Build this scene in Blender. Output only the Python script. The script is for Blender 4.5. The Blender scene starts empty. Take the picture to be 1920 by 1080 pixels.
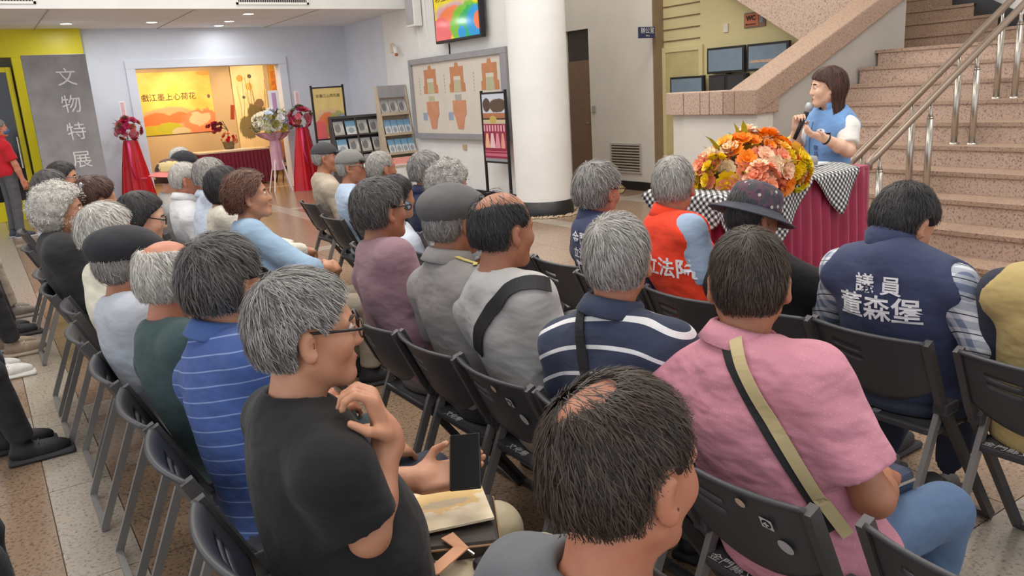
import bpy, bmesh, math, random
import numpy as np
from mathutils import Vector, Matrix
from mathutils.bvhtree import BVHTree

random.seed(7); np.random.seed(7)
SC = bpy.context.scene
COL = SC.collection
R = math.radians

# ---------------------------------------------------------------- camera
# axes of the hall: +X = the way the audience faces (towards the stairs), +Y = along the chair rows, away from the camera
def make_camera():
    f, pitch, roll, yaw = 1500.0, R(13.9), R(3.65), R(33.0)
    F = Vector((math.sin(yaw) * math.cos(pitch), math.cos(yaw) * math.cos(pitch), -math.sin(pitch)))
    R0 = Vector((math.cos(yaw), -math.sin(yaw), 0)); U0 = R0.cross(F)
    Rr = R0 * math.cos(roll) - U0 * math.sin(roll); Uu = R0 * math.sin(roll) + U0 * math.cos(roll)
    cd = bpy.data.cameras.new('camera'); cd.sensor_width = 36; cd.lens = f / 1920 * 36
    cd.clip_start = 0.05; cd.clip_end = 200
    o = bpy.data.objects.new('camera', cd); COL.objects.link(o)
    m = Matrix((Rr, Uu, -F)).transposed().to_4x4(); m.translation = (0, 0, 1.6)
    o.matrix_world = m
    SC.camera = o
make_camera()

# ---------------------------------------------------------------- world, lights, exposure
def make_light():
    w = bpy.data.worlds.new('World'); SC.world = w; w.use_nodes = True
    nt = w.node_tree; bg = nt.nodes['Background']
    bg.inputs[0].default_value = (0.93, 0.96, 1.0, 1); bg.inputs[1].default_value = 0.95
    def area(name, loc, sx, sy, power, col=(1, 0.96, 0.9), rot=(0, 0, 0)):
        l = bpy.data.lights.new(name, 'AREA'); l.shape = 'RECTANGLE'; l.size = sx; l.size_y = sy
        l.energy = power; l.color = col
        o = bpy.data.objects.new(name, l); o.location = loc; o.rotation_euler = rot; COL.objects.link(o)
    # added fill: bare area lights under the unseen atrium ceiling, no lamp bodies
    for x, y in ((0.6, 1.2), (0.6, 5.2), (3.4, 3.4), (3.4, 7.6), (0.6, 9.4), (6.6, 1.4), (6.4, 6.6), (7.5, 10.4), (3.4, 11.2)):
        area('added_ceiling_fill', (x, y, 5.35), 1.8, 1.8, 70 if y < 10 else 34)
make_light()
vs = SC.view_settings
vs.view_transform = 'Standard'; vs.look = 'None'; vs.gamma = 1.0; vs.use_curve_mapping = False
vs.exposure = 0.36

# ---------------------------------------------------------------- materials
def lin(c):
    r = []
    for v in c[:3]:
        v = v / 255.0
        r.append(v / 12.92 if v <= 0.04045 else ((v + 0.055) / 1.055) ** 2.4)
    return (r[0], r[1], r[2], 1.0)
class NT:
    """small helper round a node tree"""
    def __init__(s, name):
        s.m = bpy.data.materials.new(name); s.m.use_nodes = True
        s.t = s.m.node_tree; s.b = s.t.nodes['Principled BSDF']
    def n(s, typ, **kw):
        nd = s.t.nodes.new(typ)
        for k, v in kw.items():
            if k.startswith('i_'): nd.inputs[k[2:].replace('_', ' ')].default_value = v
            else: setattr(nd, k, v)
        return nd
    def l(s, a, b): s.t.links.new(a, b)
    def math(s, op, a, b=None, c=None):
        nd = s.n('ShaderNodeMath', operation=op)
        for i, v in enumerate((a, b, c)):
            if v is None: continue
            if isinstance(v, (int, float)): nd.inputs[i].default_value = v
            else: s.l(v, nd.inputs[i])
        return nd.outputs[0]
    def mix(s, fac, a, b, mode='MIX'):
        nd = s.n('ShaderNodeMix', data_type='RGBA', blend_type=mode)
        for i, v in ((0, fac), (6, a), (7, b)):
            if isinstance(v, (int, float)): nd.inputs[i].default_value = v
            elif isinstance(v, tuple): nd.inputs[i].default_value = v
            else: s.l(v, nd.inputs[i])
        return nd.outputs[2]
    def coord(s, which='Object'):
        if which == 'Position': return s.n('ShaderNodeNewGeometry').outputs['Position']
        return s.n('ShaderNodeTexCoord').outputs[which]
    def noise(s, vec, scale, detail=3, rough=0.55):
        nd = s.n('ShaderNodeTexNoise'); s.l(vec, nd.inputs['Vector'])
        nd.inputs['Scale'].default_value = scale; nd.inputs['Detail'].default_value = detail; nd.inputs['Roughness'].default_value = rough
        return nd.outputs['Fac']
    def ramp(s, fac, stops, interp='LINEAR'):
        nd = s.n('ShaderNodeValToRGB'); cr = nd.color_ramp; cr.interpolation = interp
        while len(cr.elements) < len(stops): cr.elements.new(0.5)
        for e, (p, c) in zip(cr.elements, stops): e.position = p; e.color = c
        s.l(fac, nd.inputs[0]); return nd.outputs[0]
    def bump(s, h, strength=0.3, dist=0.01):
        nd = s.n('ShaderNodeBump'); nd.inputs['Strength'].default_value = strength; nd.inputs['Distance'].default_value = dist
        s.l(h, nd.inputs['Height']); s.l(nd.outputs[0], s.b.inputs['Normal'])
    def set(s, **kw):
        for k, v in kw.items():
            s.b.inputs[k.replace('_', ' ')].default_value = v
        return s
    def base(s, v):
        if isinstance(v, tuple): s.b.inputs['Base Color'].default_value = v
        else: s.l(v, s.b.inputs['Base Color'])
MC = {}
def mat(name, col, rough=0.55, metal=0.0, var=0.08, vs=6, bump=0.0, bs=80, bd=0.002, spec=0.5, coat=0.0, emit=0.0):
    if name in MC: return MC[name]
    k = NT(name); c = lin(col)
    p = k.coord('Object')
    if var > 0:
        n = k.noise(p, vs, 4)
        d = tuple(v * (1 - var) for v in c[:3]) + (1,); u = tuple(min(1, v * (1 + var)) for v in c[:3]) + (1,)
        k.base(k.ramp(n, [(0.3, d), (0.7, u)]))
    else: k.base(c)
    if bump > 0: k.bump(k.noise(p, bs, 4), bump, bd)
    k.set(Roughness=rough, Metallic=metal); k.b.inputs['Specular IOR Level'].default_value = spec
    if coat: k.b.inputs['Coat Weight'].default_value = coat; k.b.inputs['Coat Roughness'].default_value = 0.08
    if emit: k.b.inputs['Emission Color'].default_value = c; k.b.inputs['Emission Strength'].default_value = emit
    MC[name] = k.m; return k.m
def cloth_mat(name, col, pattern=None, col2=None, rough=0.85, wr=0.38):
    """woven cloth with soft creases; pattern: stripe / thin / plaid / dots / floral / brocade"""
    if name in MC: return MC[name]
    k = NT(name); c = lin(col); p = k.coord('Object')
    n = k.noise(p, 9, 3)
    bc = k.mix(n, tuple(v * 0.9 for v in c[:3]) + (1,), tuple(min(1, v * 1.08) for v in c[:3]) + (1,))
    if pattern:
        c2 = lin(col2); sx = k.n('ShaderNodeSeparateXYZ'); k.l(p, sx.inputs[0])
        if pattern == 'stripe':
            z = k.math('ADD', sx.outputs['Z'], k.math('MULTIPLY', k.math('MULTIPLY', sx.outputs['Y'], sx.outputs['Y']), 1.1))
            fr = k.math('FRACT', k.math('MULTIPLY', z, 1 / 0.072)); bc = k.mix(k.math('LESS_THAN', fr, 0.16), bc, c2)
        elif pattern == 'thin':
            z = k.math('ADD', sx.outputs['Z'], k.math('MULTIPLY', sx.outputs['Y'], 0.22))
            fr = k.math('FRACT', k.math('MULTIPLY', z, 1 / 0.04)); bc = k.mix(k.math('MULTIPLY', k.math('LESS_THAN', fr, 0.09), 0.65), bc, c2)
        elif pattern == 'plaid':
            a = k.math('ADD', sx.outputs['Z'], k.math('MULTIPLY', sx.outputs['X'], 0.5)); b = k.math('ADD', sx.outputs['Y'], k.math('MULTIPLY', sx.outputs['X'], 1.0))
            b = k.math('SUBTRACT', b, k.math('MULTIPLY', sx.outputs['Z'], 0.4))
            fa = k.math('LESS_THAN', k.math('FRACT', k.math('MULTIPLY', a, 1 / 0.055)), 0.45); fb = k.math('LESS_THAN', k.math('FRACT', k.math('MULTIPLY', b, 1 / 0.055)), 0.45)
            bc = k.mix(k.math('MULTIPLY', k.math('ADD', fa, fb), 0.42), bc, c2)
            la = k.math('LESS_THAN', k.math('FRACT', k.math('ADD', k.math('MULTIPLY', a, 1 / 0.055), 0.27)), 0.06)
            bc = k.mix(la, bc, lin((25, 30, 45)))
        elif pattern == 'dots':
            v = k.n('ShaderNodeTexVoronoi'); k.l(p, v.inputs['Vector']); v.inputs['Scale'].default_value = 110; v.inputs['Randomness'].default_value = 0.3
            bc = k.mix(k.math('LESS_THAN', v.outputs['Distance'], 0.16), bc, c2)
        elif pattern == 'floral':
            v = k.n('ShaderNodeTexVoronoi'); k.l(p, v.inputs['Vector']); v.inputs['Scale'].default_value = 26
            n2 = k.noise(p, 22, 4)
            bc = k.ramp(n2, [(0.3, lin((55, 55, 68))), (0.45, lin((92, 62, 76))), (0.55, lin((62, 64, 72))), (0.66, lin((118, 84, 82))), (0.75, lin((120, 108, 96)))], 'CONSTANT')
            bc = k.mix(k.math('LESS_THAN', v.outputs['Distance'], 0.17), bc, c2)
        elif pattern == 'brocade':
            n2 = k.noise(p, 30, 2); bc = k.mix(k.math('GREATER_THAN', n2, 0.56), bc, c2)
    k.base(bc)
    w = k.noise(p, 7, 2, 0.5); f = k.noise(p, 450, 2)
    nd = k.n('ShaderNodeMapping'); nd.inputs['Scale'].default_value = (9, 9, 16); nd.inputs['Rotation'].default_value = (0.5, 0.3, 0); k.l(p, nd.inputs[0])
    w2 = k.noise(nd.outputs[0], 1.0, 2, 0.5)
    h = k.math('ADD', k.math('MULTIPLY', k.math('ADD', w, w2), 1.0), k.math('MULTIPLY', f, 0.035))
    k.bump(h, wr, 0.035)
    k.set(Roughness=rough); k.b.inputs['Sheen Weight'].default_value = 0.06
    MC[name] = k.m; return k.m
def skin_mat(name, col):
    if name in MC: return MC[name]
    k = NT(name); c = lin(col); p = k.coord('Object')
    n = k.noise(p, 18, 4)
    k.base(k.ramp(n, [(0.3, (c[0] * 0.9, c[1] * 0.8, c[2] * 0.76, 1)), (0.55, c), (0.8, (min(1, c[0] * 1.08), c[1] * 1.06, c[2] * 1.05, 1))]))
    k.bump(k.noise(p, 260, 3), 0.12, 0.002)
    k.set(Roughness=0.5); k.b.inputs['Subsurface Weight'].default_value = 0.08; k.b.inputs['Subsurface Radius'].default_value = (0.012, 0.005, 0.003)
    k.b.inputs['Subsurface Scale'].default_value = 1.0
    MC[name] = k.m; return k.m
def hair_mat(name, c1, c2):
    if name in MC: return MC[name]
    k = NT(name)
    a = k.n('ShaderNodeAttribute', attribute_name='shade')
    p = k.coord('Object'); n = k.noise(p, 120, 3)
    f = k.math('ADD', k.math('MULTIPLY', a.outputs['Fac'], 0.85), k.math('MULTIPLY', n, 0.25))
    k.base(k.ramp(f, [(0.15, lin(c1)), (0.95, lin(c2))]))
    k.set(Roughness=0.5); k.b.inputs['Specular IOR Level'].default_value = 0.35
    MC[name] = k.m; return k.m
def granite(name, base, dark, light, scale=1.0, rough=0.35, spec=0.5, grain=1.0):
    if name in MC: return MC[name]
    k = NT(name); p = k.coord('Position')
    big = k.noise(p, 1.3 * scale, 3); fine = k.noise(p, 75 * scale, 3, 0.6)
    v = k.n('ShaderNodeTexVoronoi'); k.l(p, v.inputs['Vector']); v.inputs['Scale'].default_value = 48 * scale
    c = k.ramp(fine, [(0.32, lin(dark)), (0.46, lin(base)), (0.6, lin(base)), (0.75, lin(light))])
    c = k.mix(k.math('MULTIPLY', k.math('LESS_THAN', v.outputs['Distance'], 0.22), 0.55 * grain), c, lin(dark))
    c = k.mix(k.math('MULTIPLY', big, 0.25), c, lin(light), 'MULTIPLY')
    k.base(c); k.set(Roughness=rough); k.b.inputs['Specular IOR Level'].default_value = spec
    MC[name] = k.m; return k.m
def plaster(name, col, var=0.04, rough=0.8):
    if name in MC: return MC[name]
    k = NT(name); c = lin(col); p = k.coord('Position'); n = k.noise(p, 2.2, 4)
    k.base(k.ramp(n, [(0.3, tuple(v * (1 - var) for v in c[:3]) + (1,)), (0.7, tuple(min(1, v * (1 + var)) for v in c[:3]) + (1,))]))
    k.bump(k.noise(p, 60, 4), 0.08, 0.01); k.set(Roughness=rough)
    MC[name] = k.m; return k.m

# ---------------------------------------------------------------- object helpers
def link(o, parent=None):
    COL.objects.link(o)
    if parent is not None: o.parent = parent
    return o
def tag(o, label=None, cat=None, group=None, kind=None):
    if label: o['label'] = label
    if cat: o['category'] = cat
    if group: o['group'] = group
    if kind: o['kind'] = kind
    return o
def empty(name, loc=(0, 0, 0), rz=0.0, parent=None):
    o = bpy.data.objects.new(name, None); o.empty_display_size = 0.1
    o.location = loc; o.rotation_euler = (0, 0, rz); return link(o, parent)
def inst(name, me, parent=None, loc=(0, 0, 0), rot=(0, 0, 0), sc=(1, 1, 1)):
    o = bpy.data.objects.new(name, me); o.location = loc; o.rotation_euler = rot; o.scale = sc
    return link(o, parent)
def copy_tree(o, parent=None):
    c = o.copy(); COL.objects.link(c); c.parent = parent
    for ch in o.children: copy_tree(ch, c)
    return c
def frame_of(d):
    d = Vector(d).normalized(); a = Vector((0, 0, 1)) if abs(d.z) < 0.9 else Vector((1, 0, 0))
    u = d.cross(a).normalized(); return u, d.cross(u).normalized(), d
class MB:
    def __init__(s): s.v = []; s.f = []
    def add(s, vs, fs):
        b = len(s.v); s.v.extend([tuple(v) for v in vs]); s.f.extend([tuple(i + b for i in f) for f in fs]); return s
    def box(s, lo, hi, M=None):
        x0, y0, z0 = lo; x1, y1, z1 = hi
        vs = [Vector(p) for p in ((x0, y0, z0), (x1, y0, z0), (x1, y1, z0), (x0, y1, z0), (x0, y0, z1), (x1, y0, z1), (x1, y1, z1), (x0, y1, z1))]
        if M is not None: vs = [M @ v for v in vs]
        return s.add(vs, [(3, 2, 1, 0), (4, 5, 6, 7), (0, 1, 5, 4), (1, 2, 6, 5), (2, 3, 7, 6), (3, 0, 4, 7)])
    def cbox(s, c, size, M=None):
        return s.box([c[i] - size[i] / 2 for i in range(3)], [c[i] + size[i] / 2 for i in range(3)], M)
    def tube(s, pts, r, n=8, cap=True, closed=False):
        pts = [Vector(p) for p in pts]; k = len(pts); rr = r if isinstance(r, (list, tuple)) else [r] * k
        rings = []; u = None
        for i, p in enumerate(pts):
            a = pts[(i - 1) % k] if (i > 0 or closed) else p; b = pts[(i + 1) % k] if (i < k - 1 or closed) else p
            d = (b - a).normalized()
            if u is None: u, w, _ = frame_of(d)
            u = (u - d * u.dot(d)).normalized(); w = d.cross(u)
            rings.append([p + (u * math.cos(t) + w * math.sin(t)) * rr[i] for t in [2 * math.pi * j / n for j in range(n)]])
        vs = [q for g in rings for q in g]; fs = []
        for i in range(k if closed else k - 1):
            i2 = (i + 1) % k
            for j in range(n):
                j2 = (j + 1) % n; fs.append((i * n + j, i * n + j2, i2 * n + j2, i2 * n + j))
        if cap and not closed:
            fs.append(tuple(range(n - 1, -1, -1))); fs.append(tuple((k - 1) * n + j for j in range(n)))
        return s.add(vs, fs)
    def rect_tube(s, pts, w, h, up=(0, 0, 1)):
        pts = [Vector(p) for p in pts]; up = Vector(up); vs = []; fs = []
        for i, p in enumerate(pts):
            d = (pts[min(i + 1, len(pts) - 1)] - pts[max(i - 1, 0)]).normalized()
            a = d.cross(up).normalized(); b = a.cross(d)
            for sx, sy in ((-1, -1), (1, -1), (1, 1), (-1, 1)): vs.append(p + a * sx * w / 2 + b * sy * h / 2)
        for i in range(len(pts) - 1):
            for j in range(4): fs.append((i * 4 + j, i * 4 + (j + 1) % 4, i * 4 + 4 + (j + 1) % 4, i * 4 + 4 + j))
        e = (len(pts) - 1) * 4; fs += [(3, 2, 1, 0), (e, e + 1, e + 2, e + 3)]
        return s.add(vs, fs)
    def lathe(s, prof, n=20, c=(0, 0, 0), M=None, a0=0.0, a1=2 * math.pi):
        full = abs(a1 - a0 - 2 * math.pi) < 1e-6; m = n if full else n + 1; vs = []; fs = []
        for r, z in prof:
            for j in range(m):
                t = a0 + (a1 - a0) * j / n; v = Vector((c[0] + r * math.cos(t), c[1] + r * math.sin(t), c[2] + z))
                vs.append(M @ v if M is not None else v)
        for i in range(len(prof) - 1):
            for j in range(n):
                j2 = (j + 1) % m; fs.append((i * m + j, i * m + j2, (i + 1) * m + j2, (i + 1) * m + j))
        return s.add(vs, fs)
    def prism(s, poly, lo, hi, axis='z'):
        n = len(poly); vs = []
        for h in (lo, hi):
            for a, b in poly: vs.append({'z': (a, b, h), 'y': (a, h, b), 'x': (h, a, b)}[axis])
        fs = [tuple(range(n - 1, -1, -1)), tuple(range(n, 2 * n))] + [(i, (i + 1) % n, n + (i + 1) % n, n + i) for i in range(n)]
        return s.add(vs, fs)
    def grid(s, nu, nv, fn):
        vs = [fn(i / nu, j / nv) for i in range(nu + 1) for j in range(nv + 1)]
        return s.add(vs, [(i * (nv + 1) + j, (i + 1) * (nv + 1) + j, (i + 1) * (nv + 1) + j + 1, i * (nv + 1) + j + 1) for i in range(nu) for j in range(nv)])
    def sphere(s, c, r, nu=10, nv=7, M=None):
        r = r if isinstance(r, (tuple, list)) else (r, r, r); vs = []; fs = []
        for i in range(nv + 1):
            t = math.pi * i / nv
            for j in range(nu):
                p = 2 * math.pi * j / nu; v = Vector((r[0] * math.sin(t) * math.cos(p), r[1] * math.sin(t) * math.sin(p), r[2] * math.cos(t)))
                if M is not None: v = M @ v
                vs.append(v + Vector(c))
        for i in range(nv):
            for j in range(nu): fs.append((i * nu + j, (i + 1) * nu + j, (i + 1) * nu + (j + 1) % nu, i * nu + (j + 1) % nu))
        return s.add(vs, fs)
    def mesh(s, name, m=None, smooth=False):
        me = bpy.data.meshes.new(name); me.from_pydata(s.v, [], s.f)
        if m is not None: me.materials.append(m)
        bm = bmesh.new(); bm.from_mesh(me); bmesh.ops.recalc_face_normals(bm, faces=bm.faces); bm.to_mesh(me); bm.free()
        if smooth: me.polygons.foreach_set('use_smooth', [True] * len(me.polygons))
        me.update(); return me
    def build(s, name, m, parent=None, smooth=False, bevel=0.0, solid=0.0, sub=0, loc=None, rot=None):
        o = bpy.data.objects.new(name, s.mesh(name, m, smooth))
        if loc: o.location = loc
        if rot: o.rotation_euler = rot
        if solid: md = o.modifiers.new('s', 'SOLIDIFY'); md.thickness = solid; md.offset = 0
        if bevel: md = o.modifiers.new('b', 'BEVEL'); md.width = bevel; md.segments = 2; md.limit_method = 'ANGLE'
        if sub: md = o.modifiers.new('u', 'SUBSURF'); md.levels = sub; md.render_levels = sub
        return link(o, parent)
def struct(name, mb, m, parent=None, **kw):
    o = mb.build(name, m, parent, **kw)
    if parent is None: o['kind'] = 'structure'
    return o
def text_mesh(body, size=1.0, align='CENTER', bold=0.0):
    cu = bpy.data.curves.new('lettering', 'FONT'); cu.body = body; cu.size = size; cu.align_x = align; cu.align_y = 'CENTER'; cu.offset = bold
    cu.resolution_u = 2
    o = bpy.data.objects.new('lettering', cu); COL.objects.link(o)
    dg = bpy.context.evaluated_depsgraph_get(); me = bpy.data.meshes.new_from_object(o.evaluated_get(dg))
    vs = np.array([v.co[:] for v in me.vertices]) if len(me.vertices) else np.zeros((0, 3)); fs = [tuple(p.vertices) for p in me.polygons]
    bpy.data.objects.remove(o); bpy.data.curves.remove(cu); bpy.data.meshes.remove(me)
    return vs, fs
def text_obj(body, size, m, origin, right, up, parent=None, name='lettering', bold=0.0, lift=0.003):
    vs, fs = text_mesh(body, size, bold=bold); o = Vector(origin); r = Vector(right).normalized(); u = Vector(up).normalized(); n = r.cross(u)
    mb = MB(); mb.add([o + r * float(v[0]) + u * float(v[1]) + n * lift for v in vs], fs)
    return mb.build(name, m, parent)
# ================================================================= the hall
WHITE = plaster('white wall paint', (232, 232, 230)); COOL = plaster('white paint tinted by bluish light', (218, 224, 234)); GREYW = plaster('grey wall paint', (178, 172, 165))  # COOL: white paint with the bluish light on these walls mixed into its colour
CEIL = plaster('ceiling paint', (234, 234, 236)); BLACK = mat('black skirting', (24, 24, 27), 0.45)
PINKG = granite('pink granite', (192, 167, 150), (122, 103, 92), (210, 191, 175), 0.9, 0.5)
PINKG2 = granite('pink granite, warm slab', (174, 148, 129), (110, 91, 80), (194, 171, 152), 0.9, 0.46)
YELLOWP = plaster('pale yellow wall paint', (212, 200, 152)); LEMON = mat('lemon yellow enamel', (214, 200, 10), 0.4, var=0.03)
STEEL = mat('brushed stainless steel', (190, 184, 174), 0.3, 0.9, var=0.03); BRONZE = mat('brownish steel rail', (150, 134, 120), 0.4, 0.7, var=0.04)
FLOORB = granite('brown terrazzo', (156, 132, 110), (92, 73, 60), (184, 163, 141), 0.85, 0.2, 0.4)
FLOORG = granite('grey terrazzo band', (178, 167, 153), (120, 110, 100), (200, 190, 178), 0.85, 0.2, 0.4, 0.6)
JOINT = mat('floor joint', (92, 80, 70), 0.8)
GREYBOX = mat('grey painted metal', (150, 150, 154), 0.45)
WHITEP = mat('white plastic', (236, 236, 232), 0.4, var=0.02)

def floor():
    P = 1.87; bw = 0.25; h = (P - bw) / 2; x0 = -1.87 + 0.005; y0 = 1.0; PY = 3.74; hy = (PY - bw) / 4
    base = struct('floor', MB().box((-4, -3, -0.2), (14, 24, -0.006)), JOINT)
    g = 0.0022; tile = {}
    def cell(i, j):
        ox, oy = x0 + i * P, y0 + j * PY
        yield FLOORG, ox, oy, bw, bw
        for k in range(4): yield FLOORG, ox, oy + bw + k * hy, bw, hy
        for k in range(2): yield FLOORG, ox + bw + k * h, oy, h, bw
        for a in range(2):
            for b in range(4): yield FLOORB, ox + bw + a * h, oy + bw + b * hy, h, hy
    rest = {FLOORB: MB(), FLOORG: MB()}
    for i in range(-1, 7):
        for j in range(-2, 6):
            near = 0 <= i <= 3 and -1 <= j <= 2
            for m, x, y, a, b in cell(i, j):
                if near:
                    key = (m.name, round(a, 3), round(b, 3))
                    if key not in tile:
                        mb = MB().box((g, g, -0.02), (a - g, b - g, 0)); tile[key] = mb.mesh('floor_tile', m)
                    inst('floor_tile', tile[key], base, (x, y, 0))
                else: rest[m].box((x + g, y + g, -0.02), (x + a - g, y + b - g, 0))
    for m, mb in rest.items(): tag(mb.build('floor_tiles', m, base), kind='stuff')
floor()

def shell():
    # wall with the gallery doorway
    w = MB().box((1.85, 15.7, 0), (2.62, 15.95, 3.03)).box((5.2, 15.7, 0), (6.8, 15.95, 3.03)).box((2.62, 15.7, 2.37), (5.2, 15.95, 3.03))
    struct('wall_far', w, COOL)
    t = MB()
    t.box((2.48, 15.66, 0), (2.635, 15.97, 2.355)).box((5.185, 15.66, 0), (5.34, 15.97, 2.355)).box((2.48, 15.66, 2.355), (5.34, 15.97, 2.5))
    struct('trim_1', t, COOL, bevel=0.008)
    struct('baseboard_far', MB().box((5.34, 15.67, 0), (6.6, 15.7, 0.12)), BLACK)
    struct('baseboard_far_left', MB().box((1.85, 15.67, 0), (2.48, 15.7, 0.12)), BLACK)
    # board wall, its recess, wall behind the column
    struct('wall_right', MB().box((6.5, 8.9, 0), (6.7, 13.7, 5.5)), WHITE)
    struct('wall_right_recess', MB().box((6.6, 13.7, 0), (6.8, 15.7, 3.1)), COOL)
    struct('baseboard_right', MB().box((6.47, 8.9, 0), (6.5, 13.7, 0.11)), BLACK)
    wall = MB().box((8.3, 8.72, 0), (8.5, 10.15, 5.5)).box((8.3, 10.75, 0), (8.5, 14, 5.5)).box((8.3, 10.15, 2.45), (8.5, 10.75, 5.5))
    struct('wall_corridor', wall, plaster('grey paint brightened for dim corridor', (214, 208, 200)))  # paler copy of the grey paint, making up for weak corridor light
    struct('baseboard_corridor', MB().box((8.27, 8.72, 0), (8.3, 10.15, 0.13)), BLACK)
    struct('wall_corridor_end', MB().box((6.7, 13.2, 0), (8.3, 13.4, 5.5)), GREYW)
    d = struct('door_3', MB().box((8.36, 10.15, 0), (8.42, 10.75, 2.45)), mat('dark transom', (66, 58, 54), 0.5), bevel=0.005)
    MB().box((8.34, 10.17, 0), (8.36, 10.73, 1.98)).build('door_leaf', mat('brown door veneer', (124, 100, 82), 0.5), d, bevel=0.004)
    MB().tube([(8.33, 10.22, 1.0), (8.33, 10.3, 1.0)], 0.012).build('handle', STEEL, d)
    # pale yellow wall behind the stair
    yw = struct('wall_back', MB().box((8.5, 5.9, 0), (8.62, 8.72, 5.5)), YELLOWP)
    for k in range(6):
        MB().box((8.488, 8.0, 2.12 + k * 0.155), (8.5, 8.7, 2.134 + k * 0.155)).build('groove_strip', mat('brown reveal strip', (120, 92, 70), 0.6), yw)
    dd = struct('door_2', MB().box((8.475, 8.0, 0), (8.5, 8.64, 1.97)), mat('yellow door paint', (192, 180, 128), 0.6), bevel=0.006)
    MB().box((8.46, 7.93, 0), (8.5, 8.0, 2.04)).box((8.46, 8.64, 0), (8.5, 8.7, 2.04)).box((8.46, 8.0, 1.97), (8.5, 8.64, 2.04)).build('door_frame', YELLOWP, dd, bevel=0.004)
    struct('wall_corridor_return', MB().box((8.305, 8.7, 0), (8.5, 8.72, 5.5)), mat('brown edge paint', (140, 118, 92), 0.7))
    # column with black base and pebble ring
    c = struct('column', MB().lathe([(0.37, 0.18), (0.37, 5.5)], 48, (6.12, 8.5, 0)), WHITE, smooth=True)
    MB().lathe([(0.375, 0), (0.38, 0.19), (0.37, 0.19)], 48, (6.12, 8.5, 0)).build('column_base', BLACK, c, smooth=True)
    rg = random.Random(3); mb = MB()
    for i in range(420):
        a = rg.uniform(0, 6.28); r = rg.uniform(0.4, 0.52); s = rg.uniform(0.012, 0.024)
        mb.sphere((6.12 + r * math.cos(a), 8.5 + r * math.sin(a), s * 0.5), (s, s * 0.8, s * 0.6), 6, 4)
    tag(mb.build('pebbles', mat('beige pebbles', (176, 156, 132), 0.7, var=0.2, vs=30), None, smooth=True), 'beige pebbles ringing the foot of the white column', 'pebbles', kind='stuff')
    # lowered ceiling over the gallery front, with its fascia
    struct('ceiling', MB().box((-5, 12.6, 3.03), (6.9, 16, 3.12)), CEIL)
    struct('trim_2', MB().box((-5, 12.5, 3.0), (6.5, 12.6, 4.6)), WHITE)
    struct('ceiling_atrium', MB().box((-5, -3.5, 5.5), (14, 16, 5.6)), WHITE)
    for x in (1.2, 3.1, 5.0):
        struct('trim_3', MB().box((x, 12.62, 3.022), (x + 0.012, 15.7, 3.03)), mat('ceiling joint', (176, 168, 160), 0.8))
    # gallery beyond the doorway
    gal = plaster('warm gallery paint', (196, 176, 146))
    struct('wall_gallery_back', MB().box((2.0, 20.0, 0), (7.6, 20.2, 3.0)), gal)
    struct('wall_gallery_left', MB().box((1.9, 15.95, 0), (2.0, 20.2, 3.0)), gal)
    struct('wall_gallery_right', MB().box((7.4, 15.95, 0), (7.6, 20.2, 3.0)), gal)
    struct('ceiling_gallery', MB().box((1.9, 15.95, 2.9), (7.6, 20.2, 3.0)), mat('dark gallery ceiling', (92, 78, 66), 0.8))
    struct('baseboard_gallery', MB().box((2.0, 19.97, 0), (7.4, 20.0, 0.1)), mat('dark brown skirting', (60, 44, 38), 0.5))
    def spot(loc, target, power, col, angle=70, blend=0.6):
        l = bpy.data.lights.new('gallery_spot_light', 'SPOT'); l.energy = power; l.color = col; l.spot_size = R(angle); l.spot_blend = blend; l.shadow_soft_size = 0.06
        o = bpy.data.objects.new('gallery_spot_light', l); o.location = loc
        o.rotation_euler = (Vector(target) - Vector(loc)).to_track_quat('-Z', 'Y').to_euler(); COL.objects.link(o)
    W = (1.0, 0.72, 0.42)
    for x, t in ((3.5, 3.4), (4.4, 4.6), (5.9, 5.9)):
        sp = empty('track_spotlight', (x, 18.2, 2.9))
        MB().tube([(0, 0, 0), (0, 0, -0.08)], 0.008).build('stem', BLACK, sp)
        MB().tube([(0, -0.05, -0.07), (0, 0.1, -0.13)], [0.035, 0.045], 12).build('lamp_head', BLACK, sp)
        tag(sp, {3.5: 'black track spotlight aimed at the left half of the yellow banner', 4.4: 'black track spotlight aimed at the right half of the yellow banner', 5.9: 'black track spotlight aimed at the plant painting'}[x], 'spotlight', 'gallery spotlights')
        spot((x, 18.3, 2.76), (t, 20.0, 1.75), 120, W)
    l = bpy.data.lights.new('gallery_area_light', 'AREA'); l.energy = 85; l.color = (1.0, 0.66, 0.34); l.size = 2.4; l.size_y = 2.0; l.shape = 'RECTANGLE'
    o = bpy.data.objects.new('gallery_area_light', l); o.location = (4.0, 17.4, 2.86); COL.objects.link(o)
shell()

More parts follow.
